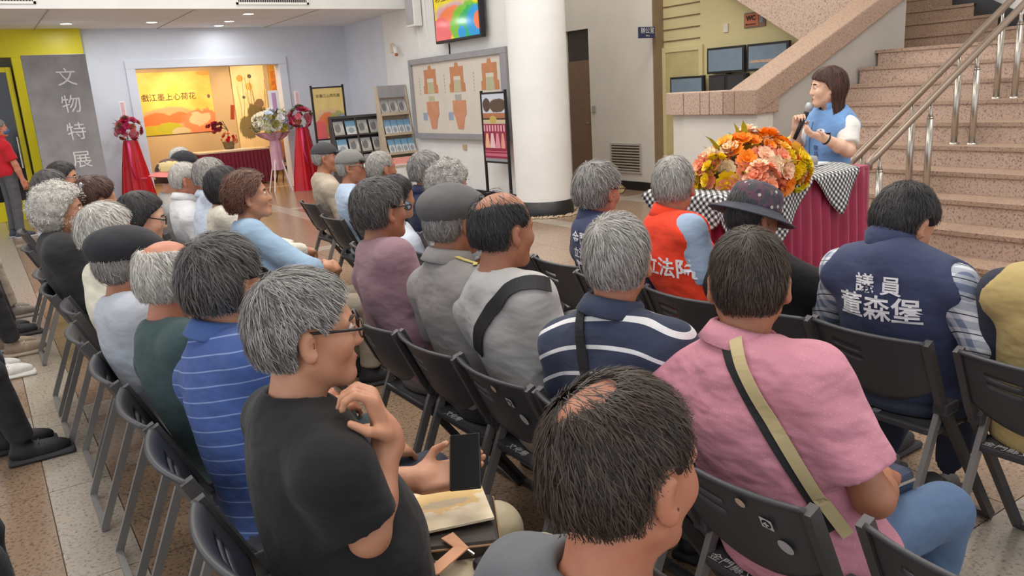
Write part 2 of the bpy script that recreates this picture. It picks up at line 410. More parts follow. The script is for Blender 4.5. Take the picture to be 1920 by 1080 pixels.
def entrance():
    # lemon yellow entrance frame left of the slab
    e = struct('door_1', MB().box((-3, 15.55, 2.6), (1.86, 15.75, 3.03)), LEMON)
    MB().box((0.80, 15.5, 0), (0.98, 15.75, 2.6)).build('jamb', LEMON, e, bevel=0.01)
    MB().box((0.69, 15.56, 0), (0.77, 15.64, 2.45)).box((-0.9, 15.56, 2.37), (0.69, 15.64, 2.45)).box((-0.9, 15.56, 0), (0.69, 15.64, 0.32)).build('door_stile', LEMON, e, bevel=0.006)
    MB().box((-0.9, 15.59, 0.32), (0.69, 15.61, 2.37)).build('door_glass', mat('dark door glass', (34, 36, 44), 0.08, spec=0.7), e)
    MB().tube([(0.66, 15.5, 0.85), (0.66, 15.5, 1.35)], 0.016).tube([(0.66, 15.5, 0.9), (0.68, 15.58, 0.9)], 0.008).tube([(0.66, 15.5, 1.3), (0.68, 15.58, 1.3)], 0.008).build('door_handle', STEEL, e)
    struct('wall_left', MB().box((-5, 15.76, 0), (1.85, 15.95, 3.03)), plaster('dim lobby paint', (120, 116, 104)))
    # grey slab with calligraphy
    s = empty('sign_slab', (1.32, 14.6, 0))
    sl = NT('grey stone slab'); p = sl.coord('Object'); sl.base(sl.ramp(sl.noise(p, 3.5, 5), [(0.3, lin((138, 138, 142))), (0.7, lin((164, 164, 168)))])); sl.set(Roughness=0.55)
    MB().box((-0.44, -0.05, 0), (0.44, 0.05, 2.56)).build('slab', sl.m, s, bevel=0.006)
    for ch, z in (('文', 2.2), ('物', 1.79), ('特', 1.37), ('展', 0.93), ('室', 0.5)):
        text_obj(ch, 0.29, mat('silver lettering', (232, 234, 236), 0.5), (0.12, -0.055, z), (1, 0, 0), (-0.04, 0, 1), s)
    tag(s, 'tall grey slab with silver Chinese calligraphy beside the yellow doorframe', 'sign')
    # air grilles on the fascia
    for x0, x1, lb in ((-0.6, 1.05, 'left air grille on the white fascia'), (3.62, 4.72, 'right air grille on the white fascia, above the gallery doorway')):
        v = empty('air_grille', ((x0 + x1) / 2, 12.5, 3.06)); hw = (x1 - x0) / 2
        MB().box((-hw, -0.02, 0), (hw, 0, 0.03)).box((-hw, -0.02, 0.37), (hw, 0, 0.4)).box((-hw, -0.02, 0), (-hw + 0.03, 0, 0.4)).box((hw - 0.03, -0.02, 0), (hw, 0, 0.4)).build('frame', WHITEP, v)
        MB().box((-hw + 0.03, -0.004, 0.03), (hw - 0.03, 0, 0.37)).build('backing', BLACK, v)
        me = MB().box((-0.006, -0.016, 0.03), (0.006, -0.004, 0.37)).mesh('blade', mat('grille blade', (176, 172, 168), 0.5)); n = int(2 * hw / 0.035)
        for k in range(n): inst('blade', me, v, (-hw + 0.05 + k * (2 * hw - 0.1) / (n - 1), 0, 0))
        tag(v, lb, 'air grille')
    det = MB().lathe([(0.0, -0.02), (0.05, -0.02), (0.06, 0.0)], 14, (0, 0, 0), Matrix.Rotation(R(90), 4, 'X')).build('black_detector', BLACK, None, True, loc=(3.36, 12.5, 3.12))
    tag(det, 'small round black sensor on the fascia beside the right grille', 'sensor')
    # recessed downlights
    GL = mat('lit diffuser', (255, 244, 226), 0.5, var=0, emit=14)
    LB = ['recessed ceiling downlight nearest the yellow entrance', 'recessed ceiling downlight above the left flower stand', 'recessed ceiling downlight, middle one of the right-hand cluster', 'recessed ceiling downlight nearest the fascia, above the doorway', 'recessed ceiling downlight nearest the gallery wall']
    for (x, y), lb in zip(((1.59, 14.7), (2.82, 14.58), (4.04, 14.5), (4.05, 13.4), (4.06, 15.25)), LB):
        d = empty('downlight', (x, y, 3.03))
        MB().lathe([(0.085, 0), (0.1, 0), (0.1, -0.012), (0.085, -0.012), (0.08, 0.0)], 20).build('ring', WHITEP, d, True)
        MB().lathe([(0.0, -0.006), (0.082, -0.006)], 20).build('diffuser', GL, d)
        l = bpy.data.lights.new('downlight_lamp', 'AREA'); l.energy = 9 if y < 15 else 2.5; l.color = (0.95, 0.97, 1.0); l.shape = 'DISK'; l.size = 0.16
        lo = bpy.data.objects.new('downlight_lamp', l); lo.location = (0, 0, -0.03); link(lo, d)
        tag(d, lb, 'downlight', 'recessed downlights')
entrance()

def stairs():
    st = struct('staircase', MB().prism([(4.95, 0), (7.95, 0), (7.95, 1.6)], -1.9, 4.96, 'y'), PINKG)
    me1 = MB().box((0, -2.0, 0.0), (0.36, 4.97, 0.13)).mesh('riser_block', PINKG)
    me2 = MB().box((-0.015, -2.0, 0.13), (0.36, 4.97, 0.16)).mesh('tread', PINKG2)
    for k in range(10):
        inst('riser_block', me1, st, (4.86 + 0.3 * k, 0, 0.16 * k)); inst('tread', me2, st, (4.86 + 0.3 * k, 0, 0.16 * k))
    MB().box((7.86, -2.0, 1.6), (8.2, 4.97, 1.73)).build('riser_block', PINKG, st)
    MB().box((7.845, -2.0, 1.73), (9.3, 6.6, 1.76)).build('landing', PINKG2, st)
    for k in range(7):
        x = 9.3 + 0.3 * k; yr = 4.25 + 0.42 * k
        MB().box((x, yr, 1.76 + 0.16 * k), (x + 0.32, 7.2, 1.76 + 0.16 * k + 0.13)).build('upper_riser_block', PINKG2, st)
        MB().box((x - 0.015, yr, 1.76 + 0.16 * k + 0.13), (x + 0.32, 7.2, 1.92 + 0.16 * k)).build('upper_tread', PINKG2, st)
    # wall on the right of the upper flight, with black skirting following the steps
    d = Vector((0.3, 0.42, 0)); n = Vector((0.42, -0.3, 0)).normalized(); a = Vector((9.3 - 0.2, 4.25 - 0.28, 0)); b = a + d * 9
    def slab(z0a, z0b, z1, t, off):
        p = [a + n * off, b + n * off, b + n * (off + t), a + n * (off + t)]
        vs = [Vector((q.x, q.y, z)) for q, z in zip(p, (z0a, z0b, z0b, z0a))] + [Vector((q.x, q.y, z1)) for q in p]
        return MB().add(vs, [(3, 2, 1, 0), (4, 5, 6, 7), (0, 1, 5, 4), (1, 2, 6, 5), (2, 3, 7, 6), (3, 0, 4, 7)])
    struct('wall_stair', slab(1.76, 1.76, 5.5, 0.15, 0.02), WHITE)
    p = [a, b]; sk = MB()
    vs = [Vector((a.x, a.y, 1.76)), Vector((b.x, b.y, 1.76)), Vector((b.x, b.y, 1.98 + 0.16 * 9)), Vector((a.x, a.y, 1.9))]
    vs += [v + n * 0.02 for v in vs]; sk.add(vs, [(0, 1, 2, 3), (7, 6, 5, 4), (0, 4, 5, 1), (2, 6, 7, 3), (3, 7, 4, 0), (1, 5, 6, 2)])
    struct('baseboard_stair', sk, BLACK)
    struct('wall_landing', MB().box((9.0, -2.0, 1.76), (9.2, 3.95, 5.5)), WHITE)
    struct('baseboard_landing', MB().box((8.97, -2.0, 1.76), (9.0, 3.95, 1.88)), BLACK)
    # parapet: grey plaster wall, granite coping climbing with the stair and turning round the foot
    pw = struct('parapet', MB().prism([(6.06, 0), (8.37, 0), (8.37, 2.38), (6.06, 1.32)], 5.0, 5.22, 'y'), GREYW)
    cw = MB()
    pts = [(6.03, 4.98), (6.03, 5.9), (6.08, 6.1), (6.2, 6.22), (6.4, 6.26), (6.4, 5.2), (6.25, 4.98)]
    cw.prism(pts, 0, 1.26, 'z'); cw.build('curved_wall', plaster('pale parapet plaster', (206, 202, 194)), pw)
    # sloped coping
    z0, z1 = 1.465, 1.465 + 0.43 * 3.2
    MB().prism([(5.98, 1.235), (9.2, 1.235 + 0.445 * 3.22), (9.2, 1.465 + 0.43 * 3.22), (5.98, 1.465)], 4.95, 5.28, 'y').build('coping_slope', PINKG2, pw, bevel=0.012)
    ys = [4.95, 5.2, 5.34, 5.51, 5.63, 5.85, 6.04]
    for y0, y1 in zip(ys, ys[1:]):
        MB().box((5.97, y0 + 0.004, 1.245), (6.3, y1 - 0.004, 1.465)).build('coping_block', PINKG if y0 > 5.3 else PINKG2, pw, bevel=0.008)
    MB().prism([(5.98, 6.044), (6.3, 6.044), (6.3, 6.28), (6.16, 6.25), (6.04, 6.16)], 1.245, 1.465, 'z').build('coping_block', PINKG, pw, bevel=0.008)
    # slanting granite flank of the flight above
    struct('trim_4', MB().prism([(7.95, 3.1), (5.3, 1.528), (5.3, 2.6), (7.95, 4.3)], 7.95, 8.4, 'x'), PINKG)
    # twin handrails on steel posts
    for y, lb in ((3.30, 'nearer of the two steel handrails on the granite stairs'), (3.44, 'farther of the two steel handrails on the granite stairs')):
        h = empty('handrail', (5.3, y, 0.32)); zr = lambda x: 0.985 + 0.53 * (x - 5.24)
        pts = [(5.16 - 5.3, 0, zr(5.2) - 0.06 - 0.32), (5.17 - 5.3, 0, zr(5.2) - 0.32 - 0.01), (5.24 - 5.3, 0, zr(5.24) - 0.32)] + [(x - 5.3, 0, zr(x) - 0.32) for x in (5.6, 6.4, 7.2, 8.1)]
        MB().tube(pts, 0.028, 12).build('rail', BRONZE, h, True)
        for k in range(5):
            x = 5.3 + 0.615 * k; zb = 0.16 * (math.floor((x - 4.86) / 0.3) + 1)
            pm = MB().tube([(x - 5.3, 0, zb - 0.32), (x - 5.3, 0, zr(x) - 0.32 - 0.13)], 0.024, 12).lathe([(0.0, 0.012), (0.04, 0.012), (0.042, 0)], 14, (x - 5.3, 0, zb - 0.32))
            po = pm.build('post', STEEL, h, True)
            MB().tube([(x - 5.3, 0, zr(x) - 0.32 - 0.14), (x - 5.3, 0, zr(x) - 0.32 - 0.1), (x - 5.3, 0, zr(x) - 0.32 - 0.02)], [0.026, 0.012, 0.011], 10).build('post_neck', STEEL, po, True)
        tag(h, lb, 'handrail', 'stair handrails')
stairs()
# ================================================================= things on the walls
INK = mat('dark ink', (60, 46, 34), 0.7, var=0)
def print_mat(name, kind):
    """flat prints: painted-look colour fields from procedural shapes in the panel's own 0..1 space (u right, v up)"""
    if name in MC: return MC[name]
    k = NT(name); g = k.coord('UV'); sx = k.n('ShaderNodeSeparateXYZ'); k.l(g, sx.inputs[0]); u, v = sx.outputs['X'], sx.outputs['Y']
    n1 = k.noise(g, 5, 4); n2 = k.noise(g, 14, 4); nn = k.math('SUBTRACT', n1, 0.5); nf = k.math('SUBTRACT', n2, 0.5)
    def blob(cx, cy, rx, ry, wob=0.5, soft=0.06):
        dx = k.math('DIVIDE', k.math('SUBTRACT', u, cx), rx); dy = k.math('DIVIDE', k.math('SUBTRACT', v, cy), ry)
        d = k.math('SQRT', k.math('ADD', k.math('MULTIPLY', dx, dx), k.math('MULTIPLY', dy, dy)))
        d = k.math('ADD', d, k.math('MULTIPLY', nn, wob)); d = k.math('ADD', d, k.math('MULTIPLY', nf, wob * 0.5))
        mr = k.n('ShaderNodeMapRange'); k.l(d, mr.inputs[0]); mr.inputs[1].default_value = 1 + soft; mr.inputs[2].default_value = 1 - soft
        return mr.outputs[0]
    def paint(c, m, col): return k.mix(m, c, lin(col))
    def band(c, a, b, col, axis=None):
        x = axis or v
        return k.mix(k.math('MULTIPLY', k.math('GREATER_THAN', x, a), k.math('LESS_THAN', x, b)), c, lin(col))
    if kind == 'banner':
        c = k.ramp(n1, [(0.3, lin((236, 196, 84))), (0.7, lin((246, 220, 130)))])
        c = paint(c, blob(0.42, 0.2, 0.42, 0.24), (250, 168, 128)); c = paint(c, blob(0.25, 0.16, 0.26, 0.19), (246, 120, 66)); c = paint(c, blob(0.52, 0.26, 0.14, 0.09), (244, 120, 70))
        c = paint(c, blob(0.82, 0.16, 0.26, 0.22, 0.9), (246, 140, 100)); c = paint(c, blob(0.78, 0.22, 0.14, 0.12, 1.5), (250, 205, 170))
        c = paint(c, blob(0.22, 0.04, 0.3, 0.12), (190, 182, 40)); c = paint(c, blob(0.38, 0.1, 0.16, 0.09), (176, 180, 50)); c = paint(c, blob(0.52, 0.03, 0.12, 0.07), (200, 190, 160))
        c = paint(c, blob(0.92, 0.97, 0.1, 0.04, 1.0), (226, 170, 90)); c = paint(c, blob(0.95, 0.58, 0.02, 0.035), (130, 90, 90))
    elif kind in ('tv', 'poster'):
        s = kind == 'tv'
        base = (206, 186, 10) if s else (208, 184, 120)
        c = k.ramp(n1, [(0.3, lin(base)), (0.7, lin(tuple(min(255, int(x * 1.06)) for x in base)))])
        c = paint(c, blob(0.45, 0.42, 0.42, 0.16, 0.6, 0.2), (190, 150, 160) if s else (206, 170, 140))
        c = paint(c, blob(0.42, 0.36, 0.3, 0.16), (216, 118, 72)); c = paint(c, blob(0.1, 0.12, 0.3, 0.24), (214, 96, 96))
        c = paint(c, blob(0.78, 0.2, 0.42, 0.33), (110, 174, 46) if s else (164, 160, 96)); c = paint(c, blob(0.86, 0.2, 0.3, 0.27), (40, 160, 90) if s else (150, 150, 140))
        c = paint(c, blob(0.95, 0.2, 0.22, 0.25), (36, 140, 200) if s else (140, 164, 190)); c = paint(c, blob(1.0, 0.22, 0.1, 0.14), (220, 110, 64) if s else (226, 130, 70))
        if s: c = paint(c, blob(0.62, 0.08, 0.09, 0.1), (36, 140, 200))
    elif kind == 'scroll':
        c = k.ramp(n1, [(0.3, lin((236, 212, 160))), (0.7, lin((248, 230, 190)))])
        c = paint(c, blob(0.62, 0.36, 0.3, 0.16, 0.9), (120, 108, 70)); c = paint(c, blob(0.3, 0.24, 0.26, 0.13, 1.1), (128, 118, 84)); c = paint(c, blob(0.75, 0.52, 0.14, 0.05, 0.9), (136, 112, 90))
        c = paint(c, blob(0.25, 0.82, 0.1, 0.04, 0.8), (226, 160, 60)); c = paint(c, blob(0.5, 0.72, 0.1, 0.04, 0.8), (230, 176, 84)); c = paint(c, blob(0.55, 0.84, 0.06, 0.025, 0.5), (80, 78, 60)); c = paint(c, blob(0.3, 0.6, 0.05, 0.02), (90, 90, 70))
    elif kind == 'site':
        c = k.ramp(v, [(0.0, lin((150, 44, 74))), (1.0, lin((158, 60, 84)))])
        c = band(c, 0.0, 0.045, (150, 150, 156)); c = band(c, 0.56, 1.0, (205, 212, 226)); c = paint(c, blob(0.2, 0.84, 0.17, 0.1), (88, 70, 60)); c = paint(c, blob(0.68, 0.83, 0.38, 0.1), (96, 76, 64))
        c = band(c, 0.56, 0.72, (176, 118, 84)); c = band(c, 0.56, 0.645, (204, 188, 160)); c = band(c, 0.62, 0.645, (84, 66, 58)); c = paint(c, blob(0.45, 0.62, 0.16, 0.06, 0.2), (196, 176, 96))
        cols = k.math('LESS_THAN', k.math('FRACT', k.math('MULTIPLY', u, 8)), 0.5)
        c = k.mix(k.math('MULTIPLY', cols, k.math('MULTIPLY', k.math('GREATER_THAN', v, 0.45), k.math('LESS_THAN', v, 0.54))), c, lin((232, 176, 190)))
        for cx, w, cc in ((0.14, 0.06, (236, 186, 150)), (0.37, 0.07, (236, 200, 205)), (0.6, 0.06, (228, 150, 170)), (0.83, 0.05, (230, 160, 150))):
            taper = k.math('ADD', w * 0.7, k.math('MULTIPLY', k.math('SUBTRACT', 0.42, v), 0.35))
            m = k.math('LESS_THAN', k.math('ABSOLUTE', k.math('SUBTRACT', u, cx)), k.math('MINIMUM', taper, w * 1.7))
            c = k.mix(k.math('MULTIPLY', m, k.math('MULTIPLY', k.math('GREATER_THAN', v, 0.2), k.math('LESS_THAN', v, 0.42))), c, lin(cc))
        c = band(c, 0.145, 0.155, (226, 130, 150)); c = band(c, 0.08, 0.12, (206, 110, 134))
    elif kind == 'panel':
        c = k.ramp(n1, [(0.3, lin((112, 130, 146))), (0.7, lin((122, 140, 156)))])
    elif kind == 'leaflet':
        c = k.ramp(v, [(0.0, lin((214, 216, 216))), (0.55, lin((196, 206, 214))), (0.62, lin((120, 160, 190))), (1.0, lin((96, 140, 176)))])
        c = paint(c, blob(0.5, 0.3, 0.3, 0.2, 1.4), (150, 160, 170))
    elif kind == 'leaflet2':
        c = k.ramp(v, [(0.0, lin((170, 166, 160))), (0.5, lin((204, 202, 196))), (1.0, lin((128, 130, 134)))]); c = paint(c, blob(0.4, 0.5, 0.3, 0.3, 1.6), (120, 120, 122))
    elif kind == 'leaflet3':
        c = k.ramp(n2, [(0.4, lin((226, 130, 122))), (0.6, lin((236, 178, 160)))])
    elif kind == 'booklet':
        c = k.ramp(n1, [(0.3, lin((222, 202, 164))), (0.7, lin((240, 226, 196)))])
        c = paint(c, blob(0.62, 0.6, 0.34, 0.26, 1.6), (226, 190, 120)); c = paint(c, blob(0.3, 0.35, 0.08, 0.09, 1.0), (126, 122, 128)); c = paint(c, blob(0.62, 0.5, 0.2, 0.08, 1.8), (196, 176, 140))
        c = paint(c, blob(0.7, 0.85, 0.2, 0.06, 1.6), (206, 180, 150))
    k.base(c); k.set(Roughness=0.5)
    if kind == 'tv':
        k.l(c, k.b.inputs['Emission Color']); k.b.inputs['Emission Strength'].default_value = 0.3; k.set(Roughness=0.12)
    MC[name] = k.m; return k.m
def panel(name, m, o, r, u, w, h, parent=None, th=0.004):
    """thin printed board: origin o = lower left corner, r/u directions; UVs run over its face"""
    o = Vector(o); r = Vector(r).normalized(); u = Vector(u).normalized(); n = r.cross(u)
    vs = [o, o + r * w, o + r * w + u * h, o + u * h]; vs = [p + n * th for p in vs] + vs
    me = bpy.data.meshes.new(name); me.from_pydata([tuple(p) for p in vs], [], [(0, 1, 2, 3), (7, 6, 5, 4), (4, 5, 1, 0), (5, 6, 2, 1), (6, 7, 3, 2), (7, 4, 0, 3)])
    me.materials.append(m); uv = me.uv_layers.new(name='UVMap'); q = [(0, 0), (1, 0), (1, 1), (0, 1)]
    for p in me.polygons:
        for li in p.loop_indices: uv.data[li].uv = q[me.loops[li].vertex_index % 4]
    ob = bpy.data.objects.new(name, me); return link(ob, parent)
NY = (0, -1, 0); PX = (1, 0, 0); UP = (0, 0, 1)

def wall_things():
    # floor-plan board on the white wall
    b = empty('plan_board', (6.5, 11.15, 0.89))
    MB().box((-0.06, -1.5, 0), (0, 1.5, 1.3)).build('backing', mat('board paper', (216, 208, 196), 0.6, var=0.03), b)
    fr = MB().box((-0.1, -1.5, 0), (0, 1.5, 0.09)).box((-0.1, -1.5, 1.21), (0, 1.5, 1.3)).box((-0.1, -1.5, 0.09), (0, -1.34, 1.21)).box((-0.1, 1.42, 0.09), (0, 1.5, 1.21))
    fr.build('frame', GREYBOX, b, bevel=0.006)
    OR = mat('orange plan print', (196, 134, 92), 0.6); PE = mat('peach plan print', (206, 146, 114), 0.6); GN = mat('pale green plan print', (188, 184, 150), 0.6); BL = mat('pale blue plan print', (150, 168, 188), 0.6); GYP = mat('grey plan print', (170, 168, 162), 0.6)
    LAY = [0]
    def flat(poly, yc, zc, m, name, s=1.0):
        pts = [(yc - a * s, zc + c * s) for a, c in poly]; LAY[0] = (LAY[0] + 1) % 5
        MB().prism(pts, -0.064 - 0.001 * LAY[0], -0.06, 'x').build(name, m, b)
    U = [(-0.24, -0.2), (-0.24, -0.08), (-0.2, -0.06), (-0.2, 0.18), (-0.06, 0.18), (-0.04, 0.24), (0.04, 0.24), (0.06, 0.18), (0.2, 0.18), (0.2, -0.06), (0.24, -0.08), (0.24, -0.2), (0.12, -0.2), (0.11, 0.04), (-0.11, 0.04), (-0.12, -0.2)]
    Lw = [(-0.2, 0.22), (-0.2, 0.02), (-0.14, -0.05), (-0.08, -0.22), (0.08, -0.22), (0.14, -0.05), (0.2, 0.02), (0.2, 0.22)]
    ST = [(-0.1, -0.09), (0.1, -0.09), (0.1, 0.09), (-0.1, 0.09)]
    for y, top, low in ((0.82, OR, 1), (-0.05, OR, 1), (-1.0, OR, 0)):
        flat(U, y, 0.93, top, 'floor_plan'); flat(ST, y, 0.82, GN, 'floor_plan_court', 1.0)
        flat(ST, y, 0.61, GN if y > 0 else GYP, 'floor_plan_hall', 0.9)
        if low:
            flat(Lw, y - 0.02, 0.38, PE, 'floor_plan_lower'); flat(ST, y + 0.27, 0.36, BL, 'floor_plan_pool', 0.7)
    for y in (1.2, 0.35, -0.55):
        for k in range(6): MB().box((-0.064, y - 0.008, 0.72 + k * 0.05), (-0.06, y + 0.008, 0.75 + k * 0.05)).build('legend_line', GYP, b)
    tag(b, 'large framed board of orange floor plans on the white wall', 'board')
    # portrait screen above
    t = empty('wall_screen', (6.5, 10.82, 2.36))
    MB().box((-0.16, -0.68, 0), (-0.08, 0.68, 0.98)).build('housing', BLACK, t, bevel=0.008)
    MB().box((-0.08, -0.3, 0.2), (0, 0.3, 0.8)).build('wall_bracket', BLACK, t)
    panel('screen', print_mat('painting shown on the screen', 'tv'), (-0.16, 0.64, 0.04), NY, UP, 1.28, 0.9, t)
    text_obj('彩墨荷花', 0.17, INK, (-0.165, 0.25, 0.66), NY, UP, t)
    tag(t, 'black framed screen showing a yellow and rainbow painting above the plan board', 'screen')
    # column loudspeaker
    s = empty('wall_speaker', (6.5, 12.3, 2.7))
    MB().box((-0.16, -0.15, 0), (-0.02, 0.15, 1.0)).build('cabinet', WHITEP, s, bevel=0.01)
    MB().box((-0.17, -0.12, 0.04), (-0.16, 0.12, 0.96)).build('grille', mat('speaker grille', (176, 176, 178), 0.6, bump=0.3, bs=300), s)
    MB().box((-0.02, -0.04, 0.1), (0, 0.04, 0.3)).build('bracket', WHITEP, s)
    tag(s, 'tall white column loudspeaker on the wall left of the screen', 'loudspeaker')
    c = MB().box((6.475, 12.32, 2.19), (6.5, 12.36, 2.7)).build('cable_conduit', WHITEP); tag(c, 'white cable conduit running down from the loudspeaker to the board', 'conduit')
    c = MB().tube([(6.49, 12.05, 3.2), (6.49, 12.04, 2.7), (6.49, 11.97, 2.4), (6.49, 11.85, 2.2)], 0.008).build('wall_cable', WHITEP); tag(c, 'thin white cable hanging between loudspeaker and screen', 'cable')
    c = MB().tube([(6.49, 11.35, 2.36), (6.49, 11.35, 2.19)], 0.012).build('screen_cable', BLACK); tag(c, 'short dark cable between the screen and the plan board', 'cable')
    cm = empty('security_camera', (6.5, 13.35, 2.44))
    MB().box((-0.03, -0.07, -0.08), (0, 0.07, 0.08)).build('junction_box', mat('cream plastic', (222, 206, 170), 0.5), cm, bevel=0.008)
    MB().tube([(-0.03, -0.02, 0), (-0.08, -0.2, 0.0)], 0.012).build('arm', WHITEP, cm)
    MB().tube([(-0.08, -0.2, 0.02), (-0.1, -0.3, -0.12)], 0.035, 12).build('camera_body', WHITEP, cm, True)
    MB().tube([(-0.1, -0.3, -0.12), (-0.103, -0.315, -0.14)], 0.03, 12).build('lens_ring', mat('amber lens', (190, 110, 60), 0.3), cm)
    tag(cm, 'small white security camera with cream box on the far white wall', 'camera')
    # outlet under the board
    o = MB().box((6.475, 11.05, 0.72), (6.5, 11.15, 0.8)).build('wall_outlet', mat('tan plastic', (196, 172, 136), 0.5), bevel=0.004); tag(o, 'small tan outlet on the wall below the plan board', 'outlet')
    # louvre vent and switch on the grey corridor wall
    v = empty('wall_vent', (8.3, 9.34, 0.25))
    MB().box((-0.02, -0.35, 0), (0, 0.35, 0.03)).box((-0.02, -0.35, 0.42), (0, 0.35, 0.45)).box((-0.02, -0.35, 0.03), (0, -0.32, 0.42)).box((-0.02, 0.32, 0.03), (0, 0.35, 0.42)).build('frame', GREYW, v)
    MB().box((-0.003, -0.32, 0.03), (0, 0.32, 0.42)).build('backing', mat('vent shadow board', (84, 74, 66), 0.8), v)
    me = MB().box((-0.02, -0.32, 0), (-0.006, 0.32, 0.02)).mesh('louvre', mat('louvre paint', (176, 164, 150), 0.6))
    for k in range(9): inst('louvre', me, v, (0, 0, 0.045 + k * 0.042))
    tag(v, 'beige louvred vent low on the grey corridor wall', 'vent')
    o = MB().box((8.28, 10.02, 1.17), (8.3, 10.1, 1.27)).build('light_switch', mat('switch plastic', (160, 154, 146), 0.5), bevel=0.004); tag(o, 'grey light switch beside the brown corridor door', 'switch')
    s = empty('corridor_sign', (8.1, 8.62, 2.18))
    MB().box((-0.15, -0.015, 0), (0.15, 0.015, 0.15)).build('plate', mat('navy sign plate', (44, 54, 92), 0.4), s, bevel=0.003)
    MB().box((0.14, 0.015, 0.02), (0.19, 0.04, 0.13)).build('bracket', STEEL, s)
    text_obj('辦公室', 0.085, WHITEP, (0, -0.016, 0.095), PX, UP, s); text_obj('Office', 0.03, WHITEP, (0, -0.016, 0.03), PX, UP, s)
    tag(s, 'navy blue projecting sign with white characters on the corridor corner', 'sign')
    # yellow wall: WC sign, icon, display panels
    w = empty('toilet_sign', (8.5, 7.068, 2.173)); w.scale = (1, 0.924, 0.924)
    MB().box((-0.02, -0.18, 0), (0, 0.18, 0.2)).build('plate', mat('sign border brown', (134, 104, 92), 0.5), w, bevel=0.004)
    MB().box((-0.024, -0.07, 0.02), (-0.02, 0.16, 0.18)).build('orange_field', mat('terracotta sign field', (192, 108, 72), 0.5), w)
    MB().box((-0.026, -0.15, 0.05), (-0.02, -0.09, 0.15)).build('figure_panel', mat('sign figure panel', (140, 136, 150), 0.5), w)
    text_obj('WC', 0.09, BLACK, (-0.026, 0.055, 0.125), NY, UP, w, bold=0.004)
    MB().prism([(0.15, 0.045), (0.125, 0.06), (0.125, 0.03)], -0.029, -0.025, 'x').prism([(0.125, 0.05), (-0.03, 0.05), (-0.03, 0.04), (0.125, 0.04)], -0.029, -0.025, 'x').build('arrow', BLACK, w)
    tag(w, 'terracotta WC sign with an arrow on the yellow wall', 'sign')
    o = MB().box((8.48, 7.502, 2.154), (8.5, 7.576, 2.265)).build('wall_plate', mat('pale switch plate', (222, 216, 200), 0.5), bevel=0.004); tag(o, 'small pale plate on the yellow wall left of the WC sign', 'plate')
    PN = print_mat('blue grey panel print', 'panel')
    for y0, y1, z0, z1, lb in ((7.142, 7.770, 1.637, 1.970, 'larger blue-grey framed display panel on the yellow wall'), (6.467, 7.096, 1.637, 1.970, 'blue-grey framed panel half hidden behind the granite stair coping'), (7.835, 8.463, 1.230, 1.628, 'lower left blue-grey framed display panel by the yellow door')):
        p = empty('framed_screen', (8.38, (y0 + y1) / 2, z0)); h = (y1 - y0) / 2
        MB().box((0, -h, 0), (0.05, h, z1 - z0)).build('frame', mat('black panel frame', (36, 34, 36), 0.4), p, bevel=0.004)
        MB().box((0.05, -0.03, -z0), (0.08, 0.03, z1 - z0)).build('stand_post', BLACK, p)
        panel('face', PN, (-0.001, h - 0.03, 0.03), NY, UP, 2 * h - 0.06, z1 - z0 - 0.06, p)
        tag(p, lb, 'display panel')
    p = empty('display_cabinet', (8.4, 7.456, 0))
    MB().box((0, -0.32, 0), (0.08, 0.3, 1.62)).build('carcass', mat('dark cabinet', (40, 38, 40), 0.5), p)
    for y in (-0.3, 0.02): MB().box((-0.01, y, 1.2), (0, y + 0.26, 1.6)).build('pane', mat('dark glossy pane', (58, 58, 62), 0.2), p)
    tag(p, 'dark cabinet with two panes under the larger blue panel', 'cabinet')
wall_things()

